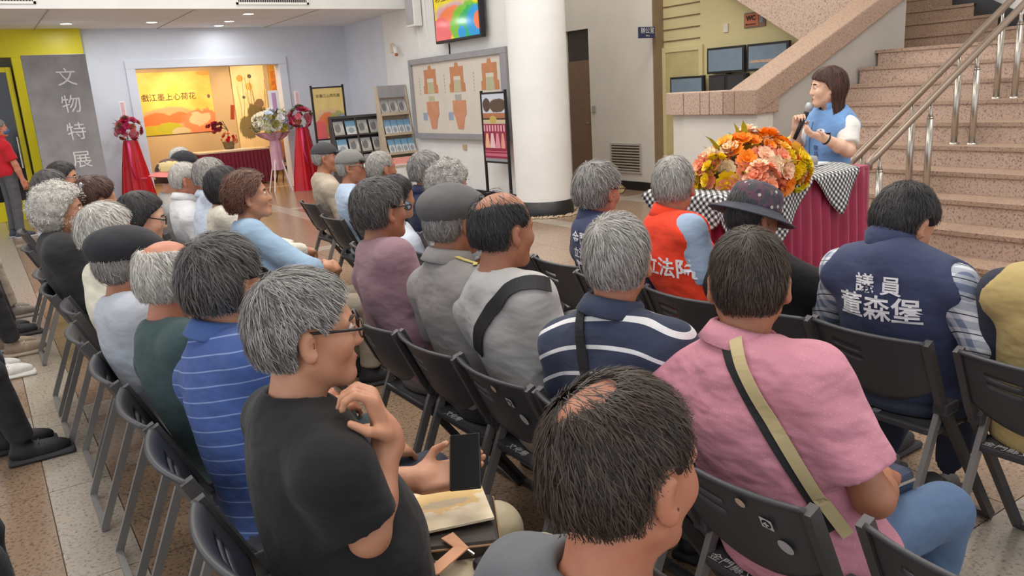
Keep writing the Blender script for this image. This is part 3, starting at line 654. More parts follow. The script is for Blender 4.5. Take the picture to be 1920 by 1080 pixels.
def racks():
    W = mat('beige rack board', (196, 180, 158), 0.6); G = mat('grey header board', (160, 160, 164), 0.5)
    # pale brochure rack (facing the camera, leaning back), against the board wall
    r = empty('brochure_rack', (6.2, 13.0, 0))
    side = [(-0.42, 0.0), (0.05, 0.0), (0.05, 1.8), (-0.02, 1.8), (-0.2, 0.75), (-0.42, 0.5)]
    for x in (-0.27, 0.27):
        MB().prism(side, x - 0.012, x + 0.012, 'x').build('side_panel', W, r)
    MB().box((-0.26, -0.03, 1.6), (0.26, 0.0, 1.8)).build('header', G, r)
    MB().box((-0.26, 0.03, 0), (0.26, 0.05, 1.6)).build('back_panel', W, r)
    MB().box((-0.26, -0.42, 0), (0.26, -0.4, 0.48)).build('front_panel', WHITEP, r)
    lf = {k: print_mat(k, k) for k in ('leaflet', 'leaflet2', 'leaflet3')}
    tiers = [(1.32, -0.06, 'leaflet2', 3), (0.98, -0.15, 'leaflet', 4), (0.66, -0.24, 'leaflet', 4), (0.44, -0.36, 'leaflet3', 1)]
    labs = {'leaflet2': 'grey and white leaflet', 'leaflet': 'blue and white leaflet', 'leaflet3': 'red leaflet'}
    for ti, (z, y, kind, n) in enumerate(tiers):
        MB().box((-0.26, y - 0.06, z - 0.02), (0.26, y + 0.12, z)).build('shelf', W, r); MB().box((-0.26, y - 0.065, z - 0.02), (0.26, y - 0.055, z + 0.025)).build('shelf_lip', W, r)
        wd = 0.5 / n
        for k in range(n):
            hgt = 0.25 if kind != 'leaflet3' else 0.16
            p = panel('leaflet', lf[kind], (6.2 - 0.25 + k * wd + 0.006, 13.0 + y - 0.045, z + 0.002), PX, (0, 0.42, 1), wd - 0.012, hgt, None, 0.012)
            tier = ['top', 'second', 'third', 'lowest'][ti]; pos = {4: ['leftmost', 'second from left', 'third from left', 'rightmost'], 3: ['leftmost', 'middle', 'rightmost'], 1: ['single']}[n][k]
            tag(p, '%s, %s on the %s tier of the beige rack' % (labs[kind], pos, tier), 'leaflet', 'leaflets on the beige rack')
    tag(r, 'beige brochure rack with a grey header beside the plan board', 'rack')
    # dark rack to its left
    D = mat('charcoal rack', (72, 70, 72), 0.5)
    r = empty('magazine_rack', (5.62, 13.3, 0))
    for x in (-0.46, -0.02, 0.44): MB().prism([(-0.3, 0), (0.05, 0), (0.05, 1.33), (-0.02, 1.33), (-0.3, 0.3)], x - 0.012, x + 0.012, 'x').build('side_panel', D, r)
    MB().box((-0.46, 0.03, 0), (0.44, 0.05, 1.33)).build('back_panel', D, r); MB().box((-0.47, -0.03, 1.3), (0.45, 0.05, 1.34)).build('top_board', D, r)
    for ti, (z, y) in enumerate(((1.02, -0.06), (0.72, -0.14), (0.44, -0.22))):
        MB().box((-0.45, y - 0.05, z - 0.02), (0.43, y + 0.1, z)).build('shelf', D, r)
        for k in range(4):
            p = panel('magazine', lf['leaflet' if (k + ti) % 4 == 1 else 'leaflet2'], (5.62 - 0.43 + k * 0.22, 13.3 + y - 0.03, z + 0.002), PX, (0, 0.35, 1), 0.18, 0.24, None, 0.012)
            tag(p, 'magazine %s on the %s shelf of the charcoal rack' % (['at the far left', 'second from left', 'third from left', 'at the right'][k], ['top', 'middle', 'bottom'][ti]), 'magazine', 'magazines on the charcoal rack')
    tag(r, 'charcoal magazine rack between the easel poster and the beige rack', 'rack')
    # poster stands
    def stand(loc, w, zb, zt, rz, m, label, txt=None):
        e = empty('poster_stand', loc, rz)
        for x in (-w / 2, w / 2): MB().box((x - 0.016, -0.016, 0), (x + 0.016, 0.016, zt + 0.05)).build('upright', BLACK, e)
        for x in (-w / 2, w / 2): MB().box((x - 0.02, -0.2, 0), (x + 0.02, 0.2, 0.025)).build('foot', BLACK, e)
        [MB().box((-w / 2, -0.012, q), (w / 2, 0.012, q + 0.025)).build('crossbar', BLACK, e) for q in (zb - 0.025, zt)]
        panel('poster', m, (-w / 2 + 0.016, -0.004, zb), PX, UP, w - 0.032, zt - zb, e)
        if txt: text_obj(txt, 0.06, INK, (0, -0.01, zt - 0.13), PX, UP, e)
        tag(e, label, 'poster stand'); return e
    stand((5.21, 13.4, 0), 0.55, 0.98, 1.82, R(-4), print_mat('easel poster print', 'poster'), 'black poster stand with a yellow painted poster beside the red flower stand', '彩墨江山荷花展')
    stand((6.2, 9.72, 0), 0.62, 0.62, 1.56, R(-90), print_mat('site poster print', 'site'), 'black poster stand with a magenta architecture poster in front of the column')
racks()

# ================================================================= flowers
def rose_mesh(name, m, layers=3, petals=6, r=1.0, cup=0.6):
    mb = MB()
    for L in range(layers):
        rr = r * (1 - 0.28 * L); n = petals - L
        for k in range(n):
            a = 2 * math.pi * k / n + L * 0.5; tilt = 0.25 + cup * L * 0.55
            c, s = math.cos(a), math.sin(a)
            def pt(t, w, lift):
                d = rr * t; z = d * math.sin(tilt) * 1.0 + lift + 0.12 * L * r
                x = d * math.cos(tilt); y = w * rr * 0.55
                return (x * c - y * s, x * s + y * c, z)
            vs = [pt(0.05, 0, 0), pt(0.5, -0.8, 0.03 * r), pt(0.5, 0.8, 0.03 * r), pt(0.95, -0.55, 0.1 * r), pt(0.95, 0.55, 0.1 * r), pt(0.55, 0, -0.06 * r)]
            mb.add(vs, [(0, 1, 5), (0, 5, 2), (1, 3, 5), (5, 3, 4), (5, 4, 2)])
    mb.sphere((0, 0, 0.22 * r), (0.3 * r, 0.3 * r, 0.34 * r), 6, 4)
    return mb.mesh(name, m, True)
def leaf_mesh(m, w=0.3):
    return MB().add([(0, 0, 0), (0.35, -w / 2, 0.08), (0.4, 0, 0.03), (0.35, w / 2, 0.08), (0.75, -w * 0.35, 0.06), (0.78, 0, 0.02), (0.75, w * 0.35, 0.06), (1.05, 0, -0.05)],
                    [(0, 1, 2), (0, 2, 3), (1, 4, 5, 2), (2, 5, 6, 3), (4, 7, 5), (5, 7, 6)]).mesh('leaf', m, True)
FL = {}
def petal(name, col):
    if name not in FL:
        m = mat('petal ' + name, col, 0.55, var=0.14, vs=40)
        FL[name] = rose_mesh('blossom', m)
    return FL[name]
LEAF = leaf_mesh(mat('leaf green', (92, 120, 50), 0.5, var=0.25, vs=20)); LEAFD = leaf_mesh(mat('dark leaf', (70, 76, 54), 0.5, var=0.25, vs=20), 0.2); LEAFY = leaf_mesh(mat('yellow green leaf', (176, 176, 40), 0.5, var=0.2, vs=20), 0.3)
def bouquet(parent, n, centre, rad, palette, rg, size=(0.03, 0.05), hemi=-0.3, leaves=30, lm=None, front=None):
    C = Vector(centre)
    for i in range(n):
        for _ in range(60):
            d = Vector((rg.gauss(0, 1), rg.gauss(0, 1), rg.gauss(0, 1))).normalized()
            if d.z > hemi: break
        p = C + Vector((d.x * rad[0], d.y * rad[1], d.z * rad[2])) * rg.uniform(0.88, 1.05)
        key, col = palette(p - C, rg); s = rg.uniform(*size)
        o = inst('blossom', petal(key, col), parent, p); o.rotation_euler = d.to_track_quat('Z', 'Y').to_euler(); o.scale = (s, s, s)
    for i in range(leaves):
        d = Vector((rg.gauss(0, 1), rg.gauss(0, 1), rg.gauss(0, 0.7))).normalized()
        p = C + Vector((d.x * rad[0], d.y * rad[1], d.z * rad[2])) * 0.92
        o = inst('leaf', lm or LEAF, parent, p); o.rotation_euler = d.to_track_quat('X', 'Z').to_euler(); s = rg.uniform(0.06, 0.11) * (max(rad) / 0.25); o.scale = (s, s, s)

def drape(parent, prof, m, n=40, folds=9, amp=0.03, name='drape', c=(0, 0, 0)):
    vs = []; fs = []
    for i, (r, z, a) in enumerate(prof):
        for j in range(n):
            t = 2 * math.pi * j / n; rr = r + a * amp * math.sin(folds * t + 0.6 * i) + a * amp * 0.5 * math.sin(2.3 * folds * t)
            vs.append((c[0] + rr * math.cos(t), c[1] + rr * math.sin(t) * 0.8, c[2] + z))
    for i in range(len(prof) - 1):
        for j in range(n): fs.append((i * n + j, i * n + (j + 1) % n, (i + 1) * n + (j + 1) % n, (i + 1) * n + j))
    return MB().add(vs, fs).build(name, m, parent, True)
def flower_stands():
    RED = mat('red satin drape', (190, 8, 26), 0.35, var=0.12, vs=5); rg = random.Random(5)
    def pal(d, g): return g.choice([('magenta', (186, 40, 90)), ('pinkrose', (226, 130, 150)), ('crimson', (190, 30, 60)), ('olive', (110, 104, 70)), ('rust', (170, 90, 60)), ('pinkrose', (226, 130, 150))])
    PINKTAG = mat('pink tag card', (232, 180, 192), 0.5)
    for (x, y), lb in (((2.3, 15.3), 'red draped flower stand left of the gallery doorway'), ((5.2, 14.85), 'red draped flower stand right of the gallery doorway')):
        e = empty('flower_stand', (x, y, 0))
        drape(e, [(0.25, 0.0, 1.0), (0.22, 0.25, 0.9), (0.17, 0.7, 0.6), (0.115, 1.1, 0.3), (0.1, 1.16, 0.2)], RED, folds=6, amp=0.05)
        MB().tube([(-0.05, -0.12, 1.15), (-0.07, -0.16, 0.75), (-0.03, -0.2, 0.5)], [0.03, 0.02, 0.01]).build('ribbon', mat('pink ribbon', (214, 50, 110), 0.4), e, True)
        bouquet(e, 40, (0, 0, 1.36), (0.2, 0.18, 0.18), pal, rg, (0.055, 0.085), -0.95, 130, LEAFD)
        MB().box((-0.07, -0.01, 1.5), (0.02, 0.0, 1.82)).build('name_card', WHITEP, e); MB().box((-0.05, -0.015, 1.55), (0.0, -0.01, 1.8)).build('card_strip', PINKTAG, e)
        MB().lathe([(0.0, 0.012), (0.05, 0.0), (0.06, 0.02)], 8, (0.08, -0.24, 0.5), None).build('bow', mat('pink bow', (216, 90, 120), 0.5), e)
        tag(e, lb, 'flower stand', 'flower stands at the doorway')
    e = empty('flower_stand', (4.78, 15.22, 0)); LP = mat('lilac wrapping', (206, 160, 180), 0.5, var=0.1)
    for a in (0.5, 2.3, 3.9, 5.4): MB().tube([(0.05 * math.cos(a), 0.05 * math.sin(a), 0.75), (0.25 * math.cos(a), 0.25 * math.sin(a), 0.0)], 0.012).build('tripod_leg', WHITEP, e)
    drape(e, [(0.12, 0.4, 0.6), (0.12, 0.6, 0.4), (0.1, 0.95, 0.3)], LP, folds=6, amp=0.02, name='wrapping')
    drape(e, [(0.1, 0.95, 0.4), (0.19, 1.02, 1.2), (0.25, 1.1, 1.6)], LP, folds=9, amp=0.05, name='paper_ruff')
    def pal2(d, g):
        if d.x < -0.2 or g.random() < 0.15: return g.choice([('olivey', (160, 150, 90)), ('cream', (232, 226, 200))])
        return g.choice([('white', (240, 240, 236)), ('paleblue', (206, 218, 236)), ('cream', (240, 234, 212)), ('white', (240, 240, 236)), ('limey', (206, 202, 80))])
    bouquet(e, 95, (0.0, 0, 1.28), (0.36, 0.24, 0.2), pal2, rg, (0.065, 0.1), -0.55, 60, LEAFD)
    MB().box((-0.02, -0.01, 1.45), (0.18, 0, 1.86)).build('name_card', WHITEP, e); MB().box((0.04, -0.015, 1.5), (0.12, -0.01, 1.82)).build('card_strip', mat('lilac card', (190, 150, 190), 0.5), e)
    tag(e, 'lilac wrapped white and blue flower stand on a white tripod in the doorway', 'flower stand', 'flower stands at the doorway')
flower_stands()

def gallery():
    b = empty('gallery_banner', (4.13, 20.0, 1.09))
    panel('banner_print', print_mat('yellow landscape banner print', 'banner'), (-0.88, -0.02, 0), PX, UP, 1.68, 1.38, b, 0.01)
    text_obj('戲江墨上心荷花', 0.17, INK, (-0.16, -0.035, 0.82), PX, UP, b)
    tag(b, 'wide yellow exhibition banner with orange hills on the gallery wall', 'banner')
    s = empty('painting_panel', (5.82, 20.0, 0.62))
    panel('painting', print_mat('plant painting print', 'scroll'), (-0.4, -0.03, 0), PX, UP, 0.78, 2.0, s, 0.02)
    rg = random.Random(2); mb = MB()
    for k in range(9):
        x = rg.uniform(-0.3, 0.25); x2 = x + rg.uniform(-0.14, 0.14); mb.tube([(x, -0.052, 0.5), ((x + x2) / 2 + 0.03, -0.052, 1.0), (x2, -0.052, rg.uniform(1.3, 1.8))], 0.004, 4)
    mb.build('painted_stems', mat('painted stems', (120, 110, 76), 0.7), s)
    tag(s, 'tall pale painting of lotus stems on the gallery wall', 'painting')
    s = empty('hanging_scroll', (6.42, 19.97, 0.9))
    MB().box((-0.1, -0.02, 0), (0.1, 0.0, 1.7)).build('silk', mat('amber scroll silk', (206, 150, 60), 0.6, var=0.2), s); MB().box((-0.06, -0.026, 0.3), (0.06, -0.02, 1.5)).build('picture', mat('amber scroll picture', (196, 120, 50), 0.6, var=0.4, vs=14), s)
    MB().tube([(-0.13, -0.02, 0), (0.13, -0.02, 0)], 0.015).tube([(-0.13, -0.02, 1.7), (0.13, -0.02, 1.7)], 0.015).build('rod', mat('dark wood rod', (70, 44, 30), 0.5), s)
    tag(s, 'narrow amber hanging scroll right of the lotus painting', 'scroll')
    # registration table
    t = empty('draped_table', (4.5, 17.4, 0)); MAR = mat('maroon table skirt', (112, 10, 48), 0.6, var=0.15, vs=12)
    pts = []; w, d = 0.72, 0.32; per = []
    def ring(w, d, n=36):
        out = []
        for i in range(n): out.append((-w + 2 * w * i / n, -d))
        for i in range(n // 2): out.append((w, -d + 2 * d * i / (n // 2)))
        for i in range(n): out.append((w - 2 * w * i / n, d))
        for i in range(n // 2): out.append((-w, d - 2 * d * i / (n // 2)))
        return out
    rg2 = ring(w, d); n = len(rg2); vs = []; fs = []
    for z, a in ((0.72, 0.3), (0.4, 0.8), (0.03, 1.0)):
        for i, (x, y) in enumerate(rg2):
            k = 1 + 0.03 * a * (1 if i % 2 else -0.6); vs.append((x * k, y * (1 + 0.06 * a * (1 if i % 2 else -0.6)), z))
    for L in range(2):
        for i in range(n): fs.append((L * n + i, L * n + (i + 1) % n, (L + 1) * n + (i + 1) % n, (L + 1) * n + i))
    MB().add(vs, fs).build('skirt', MAR, t)
    MB().box((-0.73, -0.33, 0.71), (0.73, 0.33, 0.745)).build('tabletop', mat('cream table cloth', (206, 190, 168), 0.7), t, bevel=0.006)
    tag(t, 'long table with a pleated maroon skirt inside the gallery', 'table')
    o = panel('paper_sheets', WHITEP, (4.3, 17.15, 0.747), (1, 0.02, 0), (0, 1, 0), 0.5, 0.3, None, 0.01); tag(o, 'white paper sheets lying on the maroon gallery table', 'papers')
    v = empty('orchid_pot', (4.5, 17.45, 0.747)); rg = random.Random(8)
    MB().lathe([(0.0, 0.0), (0.09, 0.0), (0.13, 0.16), (0.12, 0.17), (0.0, 0.15)], 14).build('pot', mat('olive pot', (110, 96, 70), 0.5), v, True)
    def pal3(d, g): return g.choice([('orchid', (140, 24, 66)), ('orchid', (140, 24, 66)), ('orchidd', (112, 20, 60))])
    for k, (dx, dz) in enumerate(((-0.3, 0.42), (-0.24, 0.5), (-0.16, 0.54))):
        MB().tube([(0, 0, 0.15), (0.02, 0, 0.4), (dx * 0.4, 0, dz + 0.06), (dx, 0, dz)], 0.008).build('stem', mat('stem green', (84, 96, 50), 0.6), v)
    bouquet(v, 22, (-0.24, 0, 0.47), (0.16, 0.1, 0.1), pal3, rg, (0.04, 0.06), -1.0, 4)
    def pal4(d, g): return g.choice([('scarlet', (196, 24, 40)), ('blush', (226, 160, 130))])
    bouquet(v, 16, (0.02, -0.02, 0.22), (0.14, 0.12, 0.12), pal4, rg, (0.035, 0.06), -0.5, 16)
    MB().box((0.02, -0.01, 0.62), (0.1, 0.0, 0.92), Matrix.Rotation(R(8), 4, 'Y')).build('red_card', mat('red card', (196, 84, 58), 0.5), v)
    tag(v, 'potted magenta orchid with a red card on the maroon gallery table', 'potted plant')
    c = empty('gallery_chair', (5.55, 17.0, 0)); WD = mat('orange wood shell', (186, 120, 66), 0.45)
    MB().grid(6, 6, lambda a, b: (-0.2 + 0.4 * a, 0.18 + 0.06 * b - 0.1 * (0.25 - (a - 0.5) ** 2), 0.45 + 0.42 * b)).build('backrest', WD, c, True, solid=0.015)
    MB().box((-0.2, -0.22, 0.42), (0.2, 0.2, 0.45)).build('seat', mat('black seat pad', (40, 36, 36), 0.6), c, bevel=0.01)
    for sx in (-1, 1):
        for sy in (-1, 1): MB().tube([(0.14 * sx, 0.14 * sy, 0.42), (0.22 * sx, 0.22 * sy, 0)], 0.014).build('leg', mat('dark wood leg', (60, 40, 32), 0.5), c)
    tag(c, 'orange shell chair with dark legs behind the lilac flower stand', 'chair')
gallery()

# ================================================================= speaker's table
def speaker_table():
    t = empty('speaker_table', (3.66, 2.95, 0), R(4.5)); H = 1.04; w, d = 0.71, 0.21
    MAR = NT('magenta pleated skirt'); p = MAR.coord('Object'); MAR.base(MAR.ramp(MAR.noise(p, 5, 3), [(0.3, lin((140, 14, 58))), (0.7, lin((170, 26, 76)))])); MAR.set(Roughness=0.55); MAR.b.inputs['Sheen Weight'].default_value = 0.3
    pts = []
    def edge(ax, ay, bx, by, n):
        for i in range(n): f = i / n; pts.append((ax + (bx - ax) * f, ay + (by - ay) * f, (by - ay), -(bx - ax)))
    edge(-w, -d, w, -d, 90); edge(w, -d, w, d, 30); edge(w, d, -w, d, 90); edge(-w, d, -w, -d, 30)
    n = len(pts); vs = []; fs = []; Z = [1.03, 0.97, 0.7, 0.35, 0.02]; A = [0.004, 0.012, 0.02, 0.026, 0.032]; O = [0, 0.004, 0.012, 0.02, 0.03]
    for z, a, off in zip(Z, A, O):
        for i, (x, y, nx, ny) in enumerate(pts):
            l = math.hypot(nx, ny); nx /= l; ny /= l; k = off + a * math.sin(i * 1.05 + 0.4 * math.sin(i * 0.31)); vs.append((x + nx * k, y + ny * k, z))
    for L in range(len(Z) - 1):
        for i in range(n): fs.append((L * n + i, L * n + (i + 1) % n, (L + 1) * n + (i + 1) % n, (L + 1) * n + i))
    MB().add(vs, fs).build('pleated_skirt', MAR.m, t, True)
    MB().box((-w, -d, 1.015), (w, d, H)).build('tabletop', MAR.m, t, bevel=0.006)
    tag(t, "speaker's table with a pleated magenta skirt in front of the stairs", 'table')
    # gingham cloths laid cornerwise, hanging over the front edge
    G = NT('black and white gingham'); uv = G.coord('UV'); sx = G.n('ShaderNodeSeparateXYZ'); G.l(uv, sx.inputs[0])
    a = G.math('LESS_THAN', G.math('FRACT', sx.outputs['X']), 0.5); b = G.math('LESS_THAN', G.math('FRACT', sx.outputs['Y']), 0.5)
    G.base(G.ramp(G.math('MULTIPLY', G.math('ADD', a, b), 0.5), [(0.0, lin((232, 232, 230))), (0.25, lin((128, 128, 130))), (0.75, lin((24, 24, 28)))], 'CONSTANT')); G.set(Roughness=0.8)
    M = t.matrix_basis
    def cloth(cx, cy, half, rot, lb):
        N = 44; V = []; F = []; UV = []
        for i in range(N + 1):
            for j in range(N + 1):
                u, v = (i / N - 0.5) * 2 * half, (j / N - 0.5) * 2 * half
                x = cx + u * math.cos(rot) - v * math.sin(rot); y = cy + u * math.sin(rot) + v * math.cos(rot)
                z = H + 0.004
                ox = max(0, abs(x) - w - 0.012); oy = max(0, abs(y) - d - 0.012)
                drop = math.hypot(ox, oy)
                if drop > 0:
                    sxn = 1 if x > 0 else -1; syn = 1 if y > 0 else -1
                    if ox > 0: x = sxn * (w + 0.012 + min(ox, 0.028) + 0.06 * max(0, ox - 0.028))
                    if oy > 0: y = syn * (d + 0.012 + min(oy, 0.028) + 0.06 * max(0, oy - 0.028))
                    z -= max(0.0, drop - 0.012)
                    if oy > 0: y += 0.012 * math.sin(x * 22) * min(1, drop * 5) * syn
                V.append((x, y, z)); UV.append((u / 0.026, v / 0.026))
        for i in range(N):
            for j in range(N): F.append((i * (N + 1) + j, (i + 1) * (N + 1) + j, (i + 1) * (N + 1) + j + 1, i * (N + 1) + j + 1))
        me = bpy.data.meshes.new('gingham_cloth'); me.from_pydata(V, [], F); me.materials.append(G.m); l = me.uv_layers.new(name='UVMap')
        for li, lp in enumerate(me.loops): l.data[li].uv = UV[lp.vertex_index]
        me.polygons.foreach_set('use_smooth', [True] * len(me.polygons))
        o = bpy.data.objects.new('gingham_cloth', me); link(o); o.location = t.location; o.rotation_euler = t.rotation_euler
        md = o.modifiers.new('s', 'SOLIDIFY'); md.thickness = 0.003; md.offset = 1
        tag(o, lb, 'tablecloth', 'gingham cloths on the speaker table')
    cloth(0.30, 0.0, 0.34, R(47), 'black and white gingham cloth under the papers, corner hanging to the right')
    cloth(-0.42, -0.06, 0.46, R(42), 'black and white gingham cloth beneath the orange flowers')
    # papers in front of the speaker
    o = panel('paper_stack', WHITEP, (3.93, 2.95, H + 0.012), (1, 0.08, 0), (-0.08, 1, 0.0), 0.32, 0.2, None, 0.012); tag(o, 'white papers lying on the gingham cloth before the speaker', 'papers')
    o = MB().lathe([(0.0, 0.0), (0.035, 0.0), (0.04, 0.02), (0.03, 0.05), (0.0, 0.055)], 14).build('table_microphone_base', mat('grey plastic base', (150, 150, 152), 0.4), None, True, loc=(4.02, 2.93, H + 0.03)); tag(o, 'small grey object lying on the papers on the table', 'object')
    # big arrangement
    f = empty('flower_arrangement', (3.45, 2.89, H + 0.006)); rg = random.Random(11)
    OG = ('orange', (255, 146, 20)); CO = ('coral', (255, 164, 128)); PC = ('peach', (255, 204, 170)); YL = ('yellow', (240, 206, 10)); LG = ('lime', (216, 206, 40)); AM = ('amber', (252, 190, 74)); RD = ('red', (206, 40, 24)); CR = ('creamy', (250, 226, 190))
    def pal(d, g):
        x, z = d.x, d.z
        if z > 0.09: return g.choice([OG, OG, OG, OG, AM, PC, CR])
        if x > 0.2: return g.choice([AM, AM, OG, YL])
        if 0.03 < x < 0.15: return g.choice([YL, YL, YL, AM])
        if x < -0.28: return g.choice([YL, CO, LG])
        return g.choice([CO, CO, CO, PC, OG, CR])
    MB().lathe([(0.0, 0.0), (0.14, 0.0), (0.17, 0.07), (0.0, 0.08)], 20).build('tray', mat('dark green foam tray', (52, 70, 40), 0.8), f, True)
    bouquet(f, 120, (-0.03, -0.03, 0.04), (0.35, 0.2, 0.18), pal, rg, (0.045, 0.07), -0.25, 22, LEAFY)
    bouquet(f, 40, (-0.03, -0.03, 0.06), (0.25, 0.14, 0.2), pal, rg, (0.048, 0.07), 0.1, 6, LEAF)
    def palc(d, g): return g.choice([CO, CO, CO, PC, ('coralred', (236, 110, 76))])
    bouquet(f, 34, (-0.22, -0.25, -0.03), (0.1, 0.06, 0.15), palc, rg, (0.034, 0.05), -1, 6, LEAFY)
    def paly(d, g): return g.choice([YL, LG, YL])
    bouquet(f, 16, (0.12, -0.2, 0.05), (0.08, 0.05, 0.1), paly, rg, (0.03, 0.045), -1, 6, LEAFY)
    bouquet(f, 12, (-0.36, -0.08, 0.03), (0.05, 0.05, 0.14), paly, rg, (0.03, 0.045), -1, 6, LEAFY)
    tag(f, 'large orange, coral and yellow flower arrangement on the speaker table', 'flowers')
speaker_table()
# ================================================================= folding chairs
PLA = mat('charcoal chair plastic', (66, 66, 70), 0.42, var=0.06, bump=0.1, bs=200); FRM = mat('dark grey chair tube', (84, 83, 84), 0.4, 0.3, var=0.05); LGT = mat('light grey chair tube', (142, 140, 138), 0.35, 0.4, var=0.05); WTX = mat('white paint lettering', (226, 226, 224), 0.6, var=0)
def chair_proto():
    root = bpy.data.objects.new('folding_chair', None); COL.objects.link(root)
    xt = lambda z: 0.10 * (0.775 - z) / 0.215 if z > 0.56 else 0.10 + 0.40 * (0.56 - z) / 0.56
    # backrest with two slots
    ny, nz = 28, 16; V = []; idx = {}; F = []
    for i in range(ny + 1):
        y = -0.195 + 0.39 * i / ny; q = 1 - (y / 0.195) ** 2; zl = 0.60 - 0.075 * q
        for j in range(nz + 1):
            t = j / nz; z = zl + (0.775 - zl) * t
            V.append((xt(z) - 0.034 * q - (0.012 if j == nz else 0), y, z))
    for i in range(ny):
        for j in range(nz):
            if 15 <= i < 23 and j in (9, 11): continue
            F.append((i * (nz + 1) + j, (i + 1) * (nz + 1) + j, (i + 1) * (nz + 1) + j + 1, i * (nz + 1) + j + 1))
    br = MB().add(V, F).build('backrest', PLA, root, True, solid=0.012)
    # seat
    pts = [(0.10, -0.16), (0.12, -0.185), (0.40, -0.19), (0.46, -0.15), (0.485, -0.06), (0.485, 0.06), (0.46, 0.15), (0.40, 0.19), (0.12, 0.185), (0.10, 0.16)]
    MB().prism(pts, 0.425, 0.452, 'z').build('seat', PLA, root, bevel=0.008)
    for s in (-1, 1):
        y = 0.2 * s
        MB().rect_tube([(0.0, y, 0.775), (0.05, y, 0.668), (0.10, y, 0.56), (0.48, y, 0.03), (0.495, y, 0.012)], 0.022, 0.032).build('front_leg', FRM, root)
        MB().rect_tube([(0.155, y - 0.024 * s, 0.53), (-0.05, y - 0.024 * s, 0.03), (-0.055, y - 0.024 * s, 0.012)], 0.018, 0.028).build('rear_leg', LGT, root)
        MB().box((0.11, y - 0.03 if s > 0 else y - 0.016, 0.505), (0.19, y + 0.016 if s > 0 else y + 0.03, 0.545)).build('hinge', PLA, root, bevel=0.006)
        MB().box((0.3, y - 0.016, 0.415), (0.36, y + 0.016, 0.45)).build('seat_pivot', PLA, root, bevel=0.005)
    MB().rect_tube([(0.495, -0.2, 0.012), (0.495, 0.2, 0.012)], 0.024, 0.022).build('floor_bar', FRM, root)
    MB().rect_tube([(-0.055, -0.18, 0.012), (-0.055, 0.18, 0.012)], 0.022, 0.02).build('floor_bar', LGT, root)
    MB().rect_tube([(0.2, -0.185, 0.415), (0.2, 0.185, 0.415)], 0.02, 0.02).build('seat_rail', FRM, root)
    return root
CHAIR = chair_proto(); CH_USED = [False]
SEAT_TXT = {}
def chair(x, y, label, rz=0.0, txt=None, stickers=False):
    if CH_USED[0]: o = copy_tree(CHAIR0)
    else: o = CHAIR; CH_USED[0] = True
    o.location = (x, y, 0); o.rotation_euler = (0, 0, rz)
    tag(o, label, 'chair', 'folding chairs')
    if txt:
        if txt not in SEAT_TXT:
            vs, fs = text_mesh(txt, 0.034); mb = MB(); mb.add([(0.115 + float(v[1]), 0.06 - float(v[0]), 0.4535) for v in vs], fs); SEAT_TXT[txt] = mb.mesh('lettering', WTX)
        inst('lettering', SEAT_TXT[txt], o)
    if stickers:
        for yy, zz, r, m in ((-0.05, 0.735, 0.013, mat('beige round sticker', (206, 184, 160), 0.6)), (-0.1, 0.70, 0.0, mat('white square sticker', (222, 222, 222), 0.6)), (-0.125, 0.645, 0.02, mat('grey round sticker', (196, 196, 198), 0.6))):
            q = 1 - (yy / 0.195) ** 2; xx = 0.10 * (0.775 - zz) / 0.215 - 0.034 * q - 0.0125
            n = Vector((-1, 0, -0.47)).normalized(); u = Vector((-0.47, 0, 1)).normalized() * 1; rr = Vector((0, -1, 0))
            u = (u - n * u.dot(n)).normalized(); c = Vector((xx, yy, zz)); k = 16 if r else 4; rad = r or 0.022; a0 = 0 if r else math.pi / 4
            MB().add([c + (rr * math.cos(a0 + 2 * math.pi * i / k) + u * math.sin(a0 + 2 * math.pi * i / k)) * rad for i in range(k)], [tuple(range(k))]).build('sticker', m, o)
            if not r:
                mb = MB(); c2 = c + n * 0.001
                mb.add([c2 + (rr * math.cos(2 * math.pi * i / 14) + u * math.sin(2 * math.pi * i / 14)) * 0.012 for i in range(14)], [tuple(range(14))]); mb.build('sticker_emblem', BLACK, o)
                mb = MB(); c3 = c + n * 0.002; mb.add([c3 + rr * a + u * b for a, b in ((-0.008, -0.002), (0.008, -0.002), (0.008, 0.002), (-0.008, 0.002))], [(0, 1, 2, 3)]); mb.add([c3 + rr * a + u * b for a, b in ((-0.002, -0.008), (0.002, -0.008), (0.002, 0.008), (-0.002, 0.008))], [(0, 1, 2, 3)]); mb.build('sticker_cross', WHITEP, o)
    return o
CHAIR0 = CHAIR  # copies are taken before extras are added

# ================================================================= implicit-surface modeller for bodies and clothes
V3 = lambda *a: np.array(a, float)
def Rx(a): c, s = math.cos(a), math.sin(a); return np.array([[1, 0, 0], [0, c, -s], [0, s, c]])
def Ry(a): c, s = math.cos(a), math.sin(a); return np.array([[c, 0, s], [0, 1, 0], [-s, 0, c]])
def Rz(a): c, s = math.cos(a), math.sin(a); return np.array([[c, -s, 0], [s, c, 0], [0, 0, 1]])
def rc(a, b, ra, rb):
    a = np.asarray(a, float); b = np.asarray(b, float); ab = b - a; L = max(ab @ ab, 1e-9); m = max(ra, rb)
    def fn(x, y, z):
        t = np.clip(((x - a[0]) * ab[0] + (y - a[1]) * ab[1] + (z - a[2]) * ab[2]) / L, 0, 1)
        return np.sqrt((x - a[0] - t * ab[0]) ** 2 + (y - a[1] - t * ab[1]) ** 2 + (z - a[2] - t * ab[2]) ** 2) - (ra + (rb - ra) * t)
    return np.minimum(a, b) - m, np.maximum(a, b) + m, fn
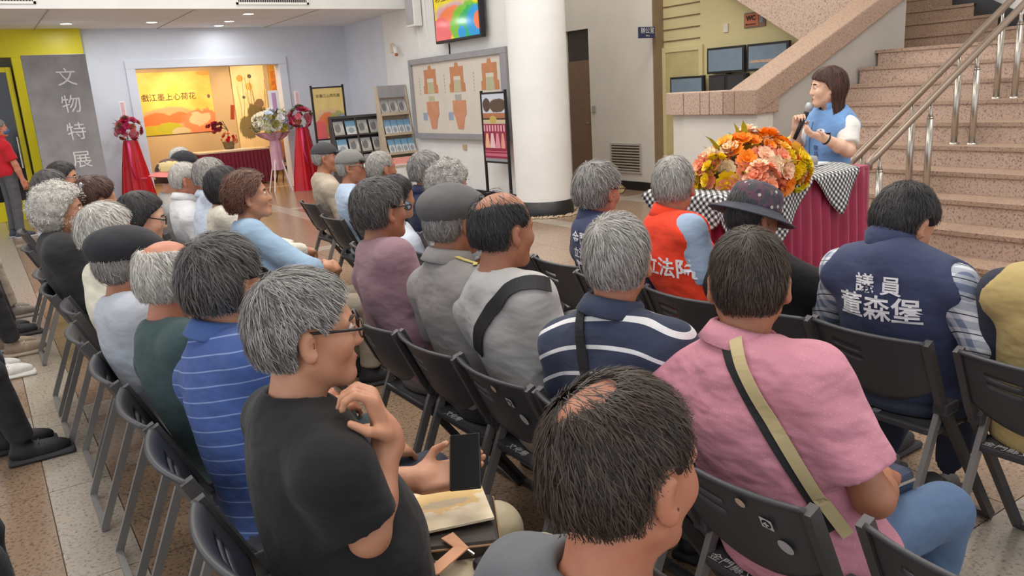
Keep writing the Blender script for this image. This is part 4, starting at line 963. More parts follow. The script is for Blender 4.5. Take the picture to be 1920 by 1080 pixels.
def el(c, r, M=None):
    c = np.asarray(c, float); r = np.asarray(r, float); m = r.max()
    def fn(x, y, z):
        X, Y, Z = x - c[0], y - c[1], z - c[2]
        if M is not None: X, Y, Z = M[0, 0] * X + M[1, 0] * Y + M[2, 0] * Z, M[0, 1] * X + M[1, 1] * Y + M[2, 1] * Z, M[0, 2] * X + M[1, 2] * Y + M[2, 2] * Z
        k0 = np.sqrt((X / r[0]) ** 2 + (Y / r[1]) ** 2 + (Z / r[2]) ** 2); k1 = np.sqrt((X / r[0] ** 2) ** 2 + (Y / r[1] ** 2) ** 2 + (Z / r[2] ** 2) ** 2)
        return k0 * (k0 - 1) / np.maximum(k1, 1e-6)
    e = np.abs(M) @ r if M is not None else r
    return c - e, c + e, fn
def rb(c, h, rad, M=None):
    c = np.asarray(c, float); h = np.asarray(h, float) - rad
    def fn(x, y, z):
        X, Y, Z = x - c[0], y - c[1], z - c[2]
        if M is not None: X, Y, Z = M[0, 0] * X + M[1, 0] * Y + M[2, 0] * Z, M[0, 1] * X + M[1, 1] * Y + M[2, 1] * Z, M[0, 2] * X + M[1, 2] * Y + M[2, 2] * Z
        qx, qy, qz = np.abs(X) - h[0], np.abs(Y) - h[1], np.abs(Z) - h[2]
        return np.sqrt(np.maximum(qx, 0) ** 2 + np.maximum(qy, 0) ** 2 + np.maximum(qz, 0) ** 2) + np.minimum(np.maximum(qx, np.maximum(qy, qz)), 0) - rad
    e = np.abs(M) @ (h + rad) if M is not None else h + rad
    return c - e, c + e, fn
def cutp(pr, p, n):
    """primitive limited by a plane: keeps the side away from n"""
    p = np.asarray(p, float); n = np.asarray(n, float); n = n / np.linalg.norm(n); f = pr[2]
    return pr[0], pr[1], (lambda x, y, z: np.maximum(f(x, y, z), (x - p[0]) * n[0] + (y - p[1]) * n[1] + (z - p[2]) * n[2]))
def infl(pr, d):
    f = pr[2]; return pr[0] - d, pr[1] + d, (lambda x, y, z: f(x, y, z) - d)
def smin(a, b, k):
    h = np.clip(0.5 + 0.5 * (b - a) / k, 0, 1); return b + (a - b) * h - k * h * (1 - h)
class Field:
    """ops: list of ('+', prim, k) / ('-', prim, k) / ('c', fn)"""
    def __init__(s): s.ops = []
    def add(s, p, k=0.02): s.ops.append(('+', p, k)); return s
    def sub(s, p, k=0.01): s.ops.append(('-', p, k)); return s
    def cut(s, fn): s.ops.append(('c', fn, 0)); return s
    def wave(s, fn): s.ops.append(('w', fn, 0)); return s
    def at(s, P):
        x, y, z = P[:, 0], P[:, 1], P[:, 2]; d = np.full(len(P), 9.0)
        for o, p, k in s.ops:
            if o == '+': d = smin(d, p[2](x, y, z), k)
            elif o == '-': d = -smin(-d, p[2](x, y, z), k)
            elif o == 'w': d = d + p(x, y, z)
            else: d = np.maximum(d, p(x, y, z))
        return d
    def mesh(s, h):
        pos = [p for o, p, k in s.ops if o == '+']
        lo = np.min([p[0] for p in pos], 0) - 3 * h; hi = np.max([p[1] for p in pos], 0) + 3 * h
        n = np.maximum(np.ceil((hi - lo) / h).astype(int), 4)
        ax = [lo[i] + h * np.arange(n[i]) for i in range(3)]
        d = np.full(n, 9.0, np.float32)
        for o, p, k in s.ops:
            if o in 'cw': sl = (slice(None),) * 3
            else:
                mg = k + 3 * h; a = np.clip(np.floor((p[0] - mg - lo) / h).astype(int), 0, n); b = np.clip(np.ceil((p[1] + mg - lo) / h).astype(int) + 1, 0, n)
                if np.any(b <= a): continue
                sl = tuple(slice(a[i], b[i]) for i in range(3))
            x = ax[0][sl[0]][:, None, None]; y = ax[1][sl[1]][None, :, None]; z = ax[2][sl[2]][None, None, :]
            if o == '+': d[sl] = smin(d[sl], p[2](x, y, z), k)
            elif o == '-': d[sl] = -smin(-d[sl], p[2](x, y, z), k)
            elif o == 'w': d[sl] = d[sl] + p(x, y, z)
            else: d[sl] = np.maximum(d[sl], p(x, y, z))
        return nets(d, lo, h)
def nets(d, lo, h):
    sg = d < 0
    c = np.zeros(tuple(np.array(d.shape) - 1), np.int8)
    for i in (0, 1):
        for j in (0, 1):
            for k in (0, 1): c += sg[i:d.shape[0] - 1 + i, j:d.shape[1] - 1 + j, k:d.shape[2] - 1 + k]
    cells = np.argwhere((c > 0) & (c < 8)); N = len(cells)
    if N == 0: return np.zeros((0, 3)), np.zeros((0, 4), int)
    idx = -np.ones(c.shape, np.int32); idx[tuple(cells.T)] = np.arange(N)
    acc = np.zeros((N, 3)); cnt = np.zeros(N)
    for axis in range(3):
        o1, o2 = [a for a in range(3) if a != axis]
        for p in (0, 1):
            for q in (0, 1):
                off = np.zeros(3, int); off[o1] = p; off[o2] = q; A = cells + off; B = A.copy(); B[:, axis] += 1
                da = d[tuple(A.T)].astype(float); db = d[tuple(B.T)].astype(float); m = (da < 0) != (db < 0)
                t = np.where(m, da / np.where(m, da - db, 1), 0)
                pt = A.astype(float); pt[:, axis] += t
                acc[m] += pt[m]; cnt[m] += 1
    verts = acc / cnt[:, None] * h + lo
    quads = []
    for axis in range(3):
        o1, o2 = (axis + 1) % 3, (axis + 2) % 3
        s0 = [slice(1, -1)] * 3; s0[axis] = slice(0, -1); s1 = list(s0); s1[axis] = slice(1, None)
        a = sg[tuple(s0)]; b = sg[tuple(s1)]; e = np.argwhere(a != b)
        if len(e) == 0: continue
        fl = a[tuple(e.T)]; base = e + 1; base[:, axis] -= 1
        def ci(d1, d2):
            q = base.copy(); q[:, o1] += d1; q[:, o2] += d2; return idx[tuple(q.T)]
        Q = np.stack([ci(-1, -1), ci(0, -1), ci(0, 0), ci(-1, 0)], 1)
        Q[~fl] = Q[~fl][:, ::-1]; quads.append(Q)
    return verts, np.concatenate(quads)
def np_mesh(name, V, Q, m, smooth=True):
    me = bpy.data.meshes.new(name); nq = len(Q); w = Q.shape[1] if nq else 4
    me.vertices.add(len(V)); me.vertices.foreach_set('co', np.asarray(V, np.float32).ravel())
    me.loops.add(nq * w); me.loops.foreach_set('vertex_index', np.asarray(Q, np.int32).ravel())
    me.polygons.add(nq); me.polygons.foreach_set('loop_start', np.arange(0, nq * w, w, dtype=np.int32)); me.polygons.foreach_set('loop_total', np.full(nq, w, np.int32))
    me.update(calc_edges=True); me.validate()
    if smooth: me.polygons.foreach_set('use_smooth', np.ones(len(me.polygons), bool))
    if m is not None: me.materials.append(m)
    return me
def smooth_verts(V, Q, it=1, lam=0.5):
    for _ in range(it):
        S = np.zeros_like(V); C = np.zeros(len(V))
        for a, b in ((0, 1), (1, 2), (2, 3), (3, 0)):
            np.add.at(S, Q[:, a], V[Q[:, b]]); np.add.at(S, Q[:, b], V[Q[:, a]]); np.add.at(C, Q[:, a], 1); np.add.at(C, Q[:, b], 1)
        V = V + lam * (S / np.maximum(C, 1)[:, None] - V)
    return V
def solid(name, field, h, m, parent, it=1):
    V, Q = field.mesh(h)
    if len(V): V = smooth_verts(V, Q, it)
    o = bpy.data.objects.new(name, np_mesh(name, V, Q, m)); link(o, parent); return o
def folds(seed, amp=0.006, lo=14, hi=42):
    g = np.random.RandomState(seed); K = g.normal(size=(7, 3)); K /= np.linalg.norm(K, axis=1)[:, None]; K[:, 2] *= 1.2; W = g.uniform(lo, hi, 7); P = g.uniform(0, 6.28, 7)
    def fn(x, y, z):
        s = 0
        for i in range(7):
            ph = W[i] * (K[i, 0] * x + K[i, 1] * y + K[i, 2] * z) + P[i] + 0.9 * np.sin(11 * x + 7 * z + i); s = s + (1 - np.abs(np.sin(ph * 0.5))) ** 2
        return amp * (s / 7 - 0.35) * 2.2
    return fn
# ================================================================= people
EYEW = mat('eye white', (226, 220, 212), 0.3, var=0); IRIS = mat('dark iris', (38, 28, 22), 0.25, var=0); LIPM = mat('lip colour', (170, 100, 88), 0.5, var=0.05); BROW = mat('eyebrow hair', (52, 46, 42), 0.7)
LENS = NT('spectacle lens'); LENS.set(Roughness=0.02, IOR=1.1); LENS.b.inputs['Transmission Weight'].default_value = 1.0; LENS.base((0.95, 0.97, 0.97, 1)); LENS = LENS.m
SHOE = {}
def shoe_pair(key, up, sole):
    if key in SHOE: return SHOE[key]
    f = Field().add(el((0.065, 0, 0.045), (0.135, 0.046, 0.048)), 0.02).add(rc((-0.01, 0, 0.06), (-0.015, 0, 0.105), 0.043, 0.04), 0.04).cut(lambda x, y, z: 0.02 - z)
    V, Q = f.mesh(0.009); a = np_mesh('shoe', smooth_verts(V, Q), Q, mat('shoe ' + key, up, 0.6, var=0.15, vs=25))
    f = Field().add(rb((0.066, 0, 0.014), (0.145, 0.051, 0.016), 0.013), 0.01); V, Q = f.mesh(0.009); b = np_mesh('sole', V, Q, mat('sole ' + key, sole, 0.7))
    lc = MB()
    for k in range(4): lc.tube([(0.06 + 0.022 * k, -0.03, 0.088 - 0.008 * k), (0.062 + 0.022 * k, 0, 0.098 - 0.008 * k), (0.06 + 0.022 * k, 0.03, 0.088 - 0.008 * k)], 0.004, 5)
    SHOE[key] = (a, b, lc.mesh('laces', mat('laces ' + key, tuple(min(255, c + 40) for c in up), 0.8))); return SHOE[key]

def hand_prims(W, d, pn, curl=0.5, thumb=1, thumb_curl=0.4, sc=1.0, fan=0.0):
    """palm, four fingers of unequal length bent at the knuckles, thumb leaving the side of the palm. d: wrist to fingers, pn: palm normal"""
    d = d / np.linalg.norm(d); pn = pn - d * (pn @ d); pn = pn / np.linalg.norm(pn); ac = np.cross(pn, d) * thumb; out = []
    M = np.stack([d, ac, pn], 1)
    out.append((rb(W + d * 0.05 * sc, (0.05 * sc, 0.041 * sc, 0.0155 * sc), 0.012 * sc, M), 0.014)); out.append((rc(W - d * 0.02 * sc, W + d * 0.02 * sc, 0.026 * sc, 0.026 * sc), 0.02))
    cv = curl if isinstance(curl, (list, tuple)) else [curl] * 4
    for i, L in enumerate((0.072, 0.080, 0.074, 0.058)):
        b = W + d * 0.095 * sc + ac * (0.031 - 0.0205 * i) * sc; a = 0.15; p = b; dr = d + ac * fan * (1.5 - i); dr = dr / np.linalg.norm(dr)
        for s, fr, cu in ((0.45, 1.0, 0.8), (0.3, 0.9, 1.1), (0.25, 0.8, 0.8)):
            a += cv[i] * cu; v = dr * math.cos(a) + pn * math.sin(a); q = p + v * L * s * sc
            out.append((rc(p, q, 0.0092 * fr * sc, 0.0086 * fr * sc), 0.005)); p = q
    b = W + d * 0.022 * sc + ac * 0.036 * sc; v1 = d * 0.7 + ac * 0.65 + pn * thumb_curl * 0.7; v1 = v1 / np.linalg.norm(v1); m = b + v1 * 0.045 * sc; v2 = d * 0.95 + ac * (0.2 - thumb_curl * 0.4) + pn * thumb_curl; v2 = v2 / np.linalg.norm(v2)
    out.append((rc(b, m, 0.0135 * sc, 0.0105 * sc), 0.012)); out.append((rc(m, m + v2 * 0.036 * sc, 0.0105 * sc, 0.0085 * sc), 0.005))
    return out

SKIN = {'tan': (196, 142, 112), 'brown': (172, 116, 88), 'light': (222, 174, 146), 'ruddy': (190, 126, 98), 'fair': (232, 190, 162)}
GREYH = {'black': ((22, 21, 22), (64, 62, 64)), 'dark': ((32, 30, 30), (112, 108, 106)), 'salt': ((58, 55, 54), (176, 172, 168)), 'grey': ((98, 94, 90), (196, 192, 186)), 'silver': ((140, 136, 130), (226, 222, 214)), 'brown': ((54, 32, 26), (132, 92, 74)), 'brownlong': ((40, 24, 20), (98, 62, 52)), 'brownblack': ((24, 19, 17), (82, 68, 58))}
PN = [0]
def person(label, head, chairpos=None, by=0, hy=0, hp=0, hr=0, w=1.0, fat=1.0, res=0.01, skin='tan', hair=None, top=None, pants=(60, 60, 66), arms=None, legs=None, face=0, glasses=None,
           stand=None, hs=1.0, shoes=('black', (36, 36, 40), (44, 44, 46)), hand_res=None, neck=None, seat_dx=0.27, hip_z=None, handpose=None):
    PN[0] += 1; seed = PN[0]
    O = np.array(stand if stand is not None else (chairpos[0] + seat_dx, chairpos[1])); by_r = R(by)
    root = empty('person', (O[0], O[1], 0), by_r); tag(root, label, 'person')
    Rb = Rz(-by_r); loc = lambda p: Rb @ (np.array(p, float) - V3(O[0], O[1], 0))
    H = loc(head); Rh = Rz(R(hy - by)) @ Ry(R(hp)) @ Rx(R(hr)); h = lambda x, y, z: H + Rh @ (V3(x, y, z) * hs)
    inv = lambda x, y, z: [(Rh[0, i] * (x - H[0]) + Rh[1, i] * (y - H[1]) + Rh[2, i] * (z - H[2])) / hs for i in range(3)]
    P = V3(0, 0, 0.50 if stand is None else 0.93)
    if hip_z: P[2] = hip_z
    base = h(-0.02, 0, -0.07)
    N = H + V3(-0.045 - 0.0012 * hp, 0, -0.185) if neck is None else loc(neck)
    ax = (N - P) / np.linalg.norm(N - P); left = V3(0, 1, 0) - ax * ax[1]; left /= np.linalg.norm(left); fw = np.cross(left, ax); Mt = np.stack([fw, left, ax], 1)
    S = {sd: N + left * (0.168 * w * sd) - ax * 0.052 for sd in (1, -1)}
    A = {}
    for sd in (1, -1):
        a = (arms or {}).get(sd, {})
        E = loc(a['e']) if 'e' in a else S[sd] + V3(0.07, 0.05 * sd, -0.26)
        Wr = loc(a['w']) if 'w' in a else (V3(P[0] + 0.27, 0.085 * sd, P[2] + 0.12) if stand is None else S[sd] + V3(0.12, 0.06 * sd, -0.48))
        A[sd] = (E, Wr)
    sk = skin_mat('skin ' + skin, SKIN[skin])
    def torso(i):
        Lt = N - P; g = [(el(P + V3(0.005, 0, 0.0), (0.125 * fat + i, 0.172 * w * fat + i, 0.125 + i)), 0.05),
             (el(P + Lt * 0.36 + fw * 0.012 * fat, (0.116 * fat + i, 0.156 * w * fat + i, 0.18 + i), Mt), 0.06), (el(P + Lt * 0.70, (0.108 + 0.03 * (fat - 1) + i, 0.168 * w + i, 0.185 + i), Mt), 0.06)]
        for sd in (1, -1): g.append((rc(N + ax * 0.012 + left * 0.02 * sd, S[sd], 0.052 + i, 0.058 + i), 0.045))
        return g
    # ---- body: one surface
    f = Field()
    for p, k in torso(-0.012): f.add(p, k)
    for sd in (1, -1):
        E, Wr = A[sd]; f.add(rc(S[sd], E, 0.05, 0.041), 0.03); f.add(rc(E, E + (Wr - E) * 0.35, 0.041, 0.041), 0.02); f.add(rc(E + (Wr - E) * 0.35, Wr, 0.041, 0.027), 0.02)
        hpz = (handpose or {}).get(sd)
        dd = Wr - E; dd /= np.linalg.norm(dd); pnrm = V3(0, -0.3 * sd, -1) if stand is None else V3(0, -sd, 0.1)
        if hpz: dd = Rb @ V3(*hpz['d']); pnrm = Rb @ V3(*hpz['n'])
        hk = hpz or {}
        for p, k in hand_prims(Wr, dd, pnrm, hk.get('curl', 0.45), hk.get('thumb', sd), hk.get('tc', 0.4), hk.get('sc', 1.0), hk.get('fan', 0.0)): f.add(p, k)
    f.add(rc(base, N + ax * 0.0, 0.054 * hs, 0.062), 0.025)
    f.add(el(h(-0.012, 0, 0.03), V3(0.098, 0.077, 0.088) * hs, Rh), 0.02); f.add(el(h(0.03, 0, -0.035), V3(0.061, 0.06, 0.082) * hs, Rh), 0.035)
    for sd in (1, -1):
        f.add(rc(h(0.0, 0.05 * sd, -0.055), h(0.066, 0.014 * sd, -0.1), 0.021 * hs, 0.019 * hs), 0.025); f.add(el(h(0.056, 0.04 * sd, -0.026), V3(0.03, 0.026, 0.03) * hs, Rh), 0.02)
        f.add(rc(h(0.078, 0.012 * sd, 0.024), h(0.066, 0.05 * sd, 0.022), 0.012 * hs, 0.011 * hs), 0.014)
        f.sub(el(h(0.096, 0.031 * sd, 0.004), V3(0.016, 0.019, 0.011) * hs, Rh), 0.01)
        f.add(el(h(-0.01, 0.0835 * sd, -0.012), V3(0.021, 0.0095, 0.035) * hs, Rh @ Rz(0.42 * sd) @ Ry(-0.15)), 0.006); f.add(rc(h(-0.002, 0.077 * sd, -0.034), h(-0.002, 0.079 * sd, -0.04), 0.009 * hs, 0.008 * hs), 0.006)
        f.sub(el(h(0.0, 0.0965 * sd, -0.01), V3(0.0115, 0.012, 0.021) * hs, Rh @ Rz(0.42 * sd)), 0.005)
    f.add(rc(h(0.088, 0, 0.008), h(0.103, 0, -0.03), 0.009 * hs, 0.0125 * hs), 0.012)
    for sd in (1, -1): f.add(el(h(0.093, 0.011 * sd, -0.033), V3(0.011, 0.008, 0.008) * hs, Rh), 0.006)
    f.add(rc(h(0.086, -0.016, -0.06), h(0.086, 0.016, -0.06), 0.0085 * hs, 0.0085 * hs), 0.01); f.add(rc(h(0.085, -0.013, -0.073), h(0.085, 0.013, -0.073), 0.0085 * hs, 0.0085 * hs), 0.008); f.sub(rc(h(0.1, -0.02, -0.0665), h(0.1, 0.02, -0.0665), 0.0045, 0.0045), 0.004)
    f.add(el(h(0.072, 0, -0.1), V3(0.022, 0.024, 0.018) * hs, Rh), 0.02)
    body = solid('body', f, hand_res or res, sk, root, 1)
    # ---- face details
    if face:
        for sd in (1, -1):
            c = h(0.0785, 0.031 * sd, 0.005); e = MB().sphere(c, 0.0125 * hs, 10, 7).build('eye', EYEW, root, True)
            MB().sphere(h(0.0875, 0.0315 * sd, 0.0045), 0.0055 * hs, 8, 6).build('iris', IRIS, e, True)
            MB().tube([h(0.09, 0.014 * sd, 0.0245), h(0.089, 0.032 * sd, 0.03), h(0.078, 0.05 * sd, 0.025)], [0.003, 0.0042, 0.002], 6).build('eyebrow', BROW, root, True)
            MB().tube([h(0.0885, 0.017 * sd, 0.006), h(0.0925, 0.031 * sd, 0.0115), h(0.082, 0.046 * sd, 0.005)], 0.002, 5).build('eyelid', sk, root, True)
        MB().tube([h(0.086, -0.022, -0.0665), h(0.0945, -0.008, -0.0635), h(0.0955, 0, -0.0645), h(0.0945, 0.008, -0.0635), h(0.086, 0.022, -0.0665)], [0.0015, 0.0042, 0.004, 0.0042, 0.0015], 6).tube([h(0.086, -0.02, -0.068), h(0.094, 0, -0.072), h(0.086, 0.02, -0.068)], [0.0015, 0.005, 0.0015], 6).build('lips', LIPM, root, True)
    # ---- hair
    hair_obj = None
    if hair:
        st = hair.get('style', 'short'); t = hair.get('t', 0.014); g = np.random.RandomState(seed + 40); hf = Field()
        hf.add(el(h(-0.014, 0, 0.031), (V3(0.098, 0.077, 0.088) + t) * hs, Rh), 0.02)
        hf.add(el(h(-0.045, 0, -0.015), (V3(0.06, 0.062, 0.06) + t) * hs, Rh), 0.03)
        zn = hair.get('nape', -0.075) + (0.018 if st == 'short' else 0); zz = [-0.2, -0.09, -0.05, -0.02, 0.0, 0.03, 0.06, 0.085, 0.11, 0.2]; xx = [-0.055, -0.05, -0.036, -0.024, 0.012, 0.045, 0.068, 0.084, 0.11, 0.2]
        rec = hair.get('rec', 0.0); xx = [a - rec * max(0, min(1, (b - 0.03) / 0.05)) for a, b in zip(xx, zz)]
        if st in ('bob', 'long', 'perm', 'mid'):
            xx = [-0.05, -0.02, 0.0, 0.008, 0.016, 0.035, 0.065, 0.085, 0.12, 0.2] if st != 'mid' else xx
        if st == 'bob': hf.add(el(h(-0.02, 0, -0.01), V3(0.103, 0.1, 0.115) * hs, Rh), 0.03); zn = -0.135
        if st == 'long':
            hf.add(el(h(-0.02, 0, 0.0), V3(0.105, 0.098, 0.11) * hs, Rh), 0.03); b0 = h(-0.045, 0, -0.05); zn = -0.6; xx = [-0.01, -0.008, -0.004, 0.0, 0.012, 0.03, 0.075, 0.095, 0.12, 0.2]; zz = [-0.2, -0.09, -0.05, -0.02, 0.0, 0.03, 0.05, 0.07, 0.11, 0.2]
            for sd in (1, -1): hf.add(rc(h(-0.03, 0.05 * sd, -0.02), h(-0.03, 0.07 * sd, 0) + V3(-0.03, 0.0, -hair.get('len', 0.3)), 0.06, 0.045), 0.04)
        if st == 'perm': hf.add(el(h(-0.022, 0, 0.012), (V3(0.1, 0.095, 0.1) + t) * hs, Rh), 0.04); zn = hair.get('nape', -0.1)
        def hcut(x, y, z):
            X, Y, Z = inv(x, y, z); side = np.clip((np.abs(Y) - 0.03) / 0.05, 0, 1)
            return np.maximum(X - np.interp(Z, zz, xx) + 0.0 * side, zn - Z) * hs
        hf.cut(hcut)
        holes = [el(h(*bc), V3(*brd) * hs, Rh) for bc, brd in hair.get('bald', [])]
        if st in ('short', 'mid'): holes += [el(h(-0.002, 0.092 * sd, -0.02), V3(0.034, 0.036, 0.05) * hs, Rh) for sd in (1, -1)]
        for q in holes: hf.sub(q, 0.008)
        if st == 'perm': hf.wave(folds(seed, hair.get('puff', 0.012), 60, 120))
        else: hf.wave(folds(seed + 3, 0.0022, 60, 140))
        hh = hair.get('res', min(0.01, max(0.006, res))); V, Q = hf.mesh(hh); V = smooth_verts(V, Q, 1)
        shade = 0.3 + 0.25 * g.rand(len(V)); faces = [Q]; vv = [V]; sh = [shade]
        n = hair.get('n', 500); n0 = n
        sf = Field(); sf.ops = [o for o in hf.ops if o[0] in '+w']
        if n and len(V):
            src = V[g.randint(0, len(V), n)]
            if hair.get('comb'):  # sparse strands combed over thin places too
                bc, brd, nb = hair['comb']; u = g.normal(size=(nb, 3)); u /= np.linalg.norm(u, axis=1)[:, None]; ex = np.array([h(*(np.array(bc) + np.array(brd) * q)) for q in u]); ex = ex[:, :]; src = np.concatenate([src, ex]); n = len(src)
            def grad(Pp):
                e = 0.003; d0 = sf.at(Pp); return np.stack([sf.at(Pp + V3(*(e * (i == j) for j in range(3)))) - d0 for i in range(3)], 1) / e, d0
            p = src.copy(); L = hair.get('len_s', 0.05); W2 = hair.get('ws', 0.0028); K = 5; pts = []; nr = []
            lift = g.uniform(0.0, hair.get('lift', 0.006), n); wh = h(*hair.get('whorl', (-0.065, 0.012, 0.1))); rnd = g.normal(size=(n, 3)) * hair.get('mess', 0.35); ll = L * g.uniform(0.5, 1.2, n)
            fwd = Rh @ V3(1, 0, 0); dn = V3(0, 0, -1.0); dead = np.zeros(n, bool); over = hair.get('over', 0.006)
            for s in range(K):
                gr, d0 = grad(p); gr /= np.maximum(np.linalg.norm(gr, axis=1), 1e-6)[:, None]
                p = p - gr * (d0 - 0.001 - lift * (0.3 + 0.9 * s / K))[:, None]; pts.append(p.copy()); nr.append(gr)
                if st == 'perm': fl = rnd + np.cross(gr, np.roll(rnd, 1, 0)) * (s - 1)
                else:
                    fl = (p - wh); fl /= np.maximum(np.linalg.norm(fl, axis=1), 1e-6)[:, None]; fl = fl + 0.55 * dn + rnd + fwd * hair.get('fwd', 0.1)
                fl = fl - gr * np.sum(fl * gr, 1)[:, None]; fl /= np.maximum(np.linalg.norm(fl, axis=1), 1e-6)[:, None]; q = p + fl * (ll / K)[:, None]
                bad = hcut(q[:, 0], q[:, 1], q[:, 2]) > over
                free = np.arange(n) >= n0
                for i_, hp_ in enumerate(holes):
                    hit = hp_[2](q[:, 0], q[:, 1], q[:, 2]) < -over * 0.5
                    if i_ < len(hair.get('bald', [])): hit &= ~free
                    bad |= hit
                dead |= bad; p = np.where(dead[:, None], p, q)
            pts = np.array(pts); nr = np.array(nr); kp = np.linalg.norm(pts[-1] - pts[0], axis=1) > 0.35 * ll * 0.6; 
            if st == 'short':
                for q in pts:
                    X, Y, Z = inv(q[:, 0], q[:, 1], q[:, 2]); kp &= ~((X > 0.004) & (Z < 0.004))
            pts = pts[:, kp]; nr = nr[:, kp]; n = pts.shape[1]
            tg = np.gradient(pts, axis=0); sd = np.cross(tg, nr); sd /= np.maximum(np.linalg.norm(sd, axis=2), 1e-9)[:, :, None]
            wd = (W2 * np.array([0.8, 1.0, 0.9, 0.6, 0.15]))[:, None, None] * g.uniform(0.6, 1.3, n)[None, :, None]
            a = pts + sd * wd * 0.5; b = pts - sd * wd * 0.5; RV = np.stack([a, b], 2).transpose(1, 0, 2, 3).reshape(-1, 3)  # strand, k, side
            b0 = len(V); q = []
            st0 = np.arange(n) * K * 2 + b0
            for s in range(K - 1): q.append(np.stack([st0 + 2 * s, st0 + 2 * s + 1, st0 + 2 * s + 3, st0 + 2 * s + 2], 1))
            faces.append(np.concatenate(q)); vv.append(RV); sh.append(np.repeat(np.clip(g.normal(0.5, 0.28, n), 0, 1), K * 2))
        me = np_mesh('hair', np.concatenate(vv), np.concatenate(faces), hair_mat('hair ' + hair['col'], *GREYH[hair['col']]))
        at = me.attributes.new('shade', 'FLOAT', 'POINT'); arr = np.concatenate(sh).astype(np.float32)
        if len(at.data) == len(arr): at.data.foreach_set('value', arr)
        hair_obj = link(bpy.data.objects.new('hair', me), root)
    # ---- clothes
    top = top or {}; shirt = None; ins = top.get('inf', 0.015); hem = top.get('hem', 0.44 if stand is None else 0.80)
    cm = top['m']
    def make_top(name, m, i, sleeves, hemz, neck_r, amp):
        f = Field()
        for p, k in torso(i): f.add(p, k)
        for sd in (1, -1):
            E, Wr = A[sd]
            if sleeves == 'short':
                d = (E - S[sd]); e = S[sd] + d * top.get('st', 0.76); f.add(cutp(rc(S[sd], S[sd] + d * 1.0, 0.056 + i, 0.058 + i), e, d), 0.035)
            elif sleeves == 'long':
                d = Wr - E; f.add(rc(S[sd], E, 0.056 + i, 0.046 + i), 0.035); f.add(cutp(rc(E, Wr, 0.046 + i, 0.034 + i), E + d * 0.92, d), 0.03)
            elif sleeves == 'mid':
                d = Wr - E; f.add(rc(S[sd], E, 0.056 + i, 0.05 + i), 0.035); f.add(cutp(rc(E, Wr, 0.05 + i, 0.044 + i), E + d * 0.35, d), 0.03)
            else: f.sub(rc(S[sd] + left * 0.062 * sd - ax * 0.06, S[sd] + left * 0.07 * sd + ax * 0.12, 0.054, 0.066), 0.02)
        f.sub(rc(N - ax * 0.01 + fw * 0.008, base + (base - N) * 0.6, neck_r, neck_r + 0.01), 0.012)
        f.cut(lambda x, y, z: hemz - z)
        f.wave(folds(seed * 7 + 1, amp))
        return solid(name, f, res * 1.15 if res > 0.007 else 0.0085, m, root, 1)
    amp = top.get('fold', 0.008) * 0.6
    if top.get('kind') == 'vest':
        sh_o = make_top('shirt', top['m2'], 0.008, top.get('sleeves', 'short'), hem, 0.062, amp); shirt = make_top('vest', cm, 0.024, None, hem + top.get('vhem', 0.03), 0.064, amp * 0.8)
    else: shirt = make_top('shirt', cm, ins, top.get('sleeves', 'short'), hem, top.get('nr', 0.064), amp)
    if top.get('collar'):
        cz = (base - N) / np.linalg.norm(base - N); cx = fw - cz * (fw @ cz); cx /= np.linalg.norm(cx); cy = np.cross(cz, cx); Mc = Matrix([[cx[i], cy[i], cz[i]] for i in range(3)]).to_4x4(); Mc.translation = Vector(N + cz * top.get('cup', 0.052) - cx * 0.002)
        ch = top.get('ch', 1.0)
        prof = [(0.064, 0.0), (0.066, 0.036 * ch), (0.07, 0.043 * ch), (0.078, 0.036 * ch), (0.096, -0.004), (0.09, -0.008), (0.072, 0.02 * ch)] if top['collar'] == 'fold' else [(0.064, -0.01), (0.063, 0.05 * ch), (0.067, 0.054 * ch), (0.073, 0.05 * ch), (0.082, -0.012)]
        MB().lathe(prof, 36, (0, 0, 0), Mc, R(24), R(336)).build('collar', top.get('cmat', cm), root, True, solid=0.003)
    # ---- legs
    f = Field(); LG = {}
    pm = cloth_mat('trousers %d %d %d' % pants, pants) if isinstance(pants, tuple) else pants
    for sd in (1, -1):
        l = (legs or {}).get(sd, {})
        if stand is None: K_ = loc(l['k']) if 'k' in l else V3(0.43, 0.105 * sd, 0.475); An = loc(l['a']) if 'a' in l else V3(0.40, 0.11 * sd, 0.095)
        else: K_ = V3(0.02, 0.095 * sd, 0.5); An = V3(-0.01, 0.1 * sd, 0.09)
        Hp = P + V3(0.02, 0.085 * sd, -0.0); LG[sd] = (K_, An, l.get('yaw', 0.0))
        f.add(rc(Hp, K_, 0.088, 0.066), 0.03); f.add(cutp(rc(K_, An, 0.066, 0.056), An + (K_ - An) * 0.06, An - K_), 0.02)
    f.add(el(P + V3(0, 0, 0.0), (0.135 * fat, 0.18 * w * fat, 0.13)), 0.04)
    if stand is None: f.cut(lambda x, y, z: np.where(x < 0.22, 0.455 - z, -1.0))
    f.cut(lambda x, y, z: z - (P[2] + 0.1))
    f.wave(folds(seed * 5 + 2, 0.006)); solid('trousers', f, max(res * 1.2, 0.01), pm, root, 1)
    a, b, lc = shoe_pair(*shoes)
    for sd in (1, -1):
        K_, An, yw = LG[sd]; so = inst('shoe', a, root, (An[0], An[1], An[2] - 0.095 + 0.0), (0, 0, yw)); inst('sole', b, so); inst('laces', lc, so)
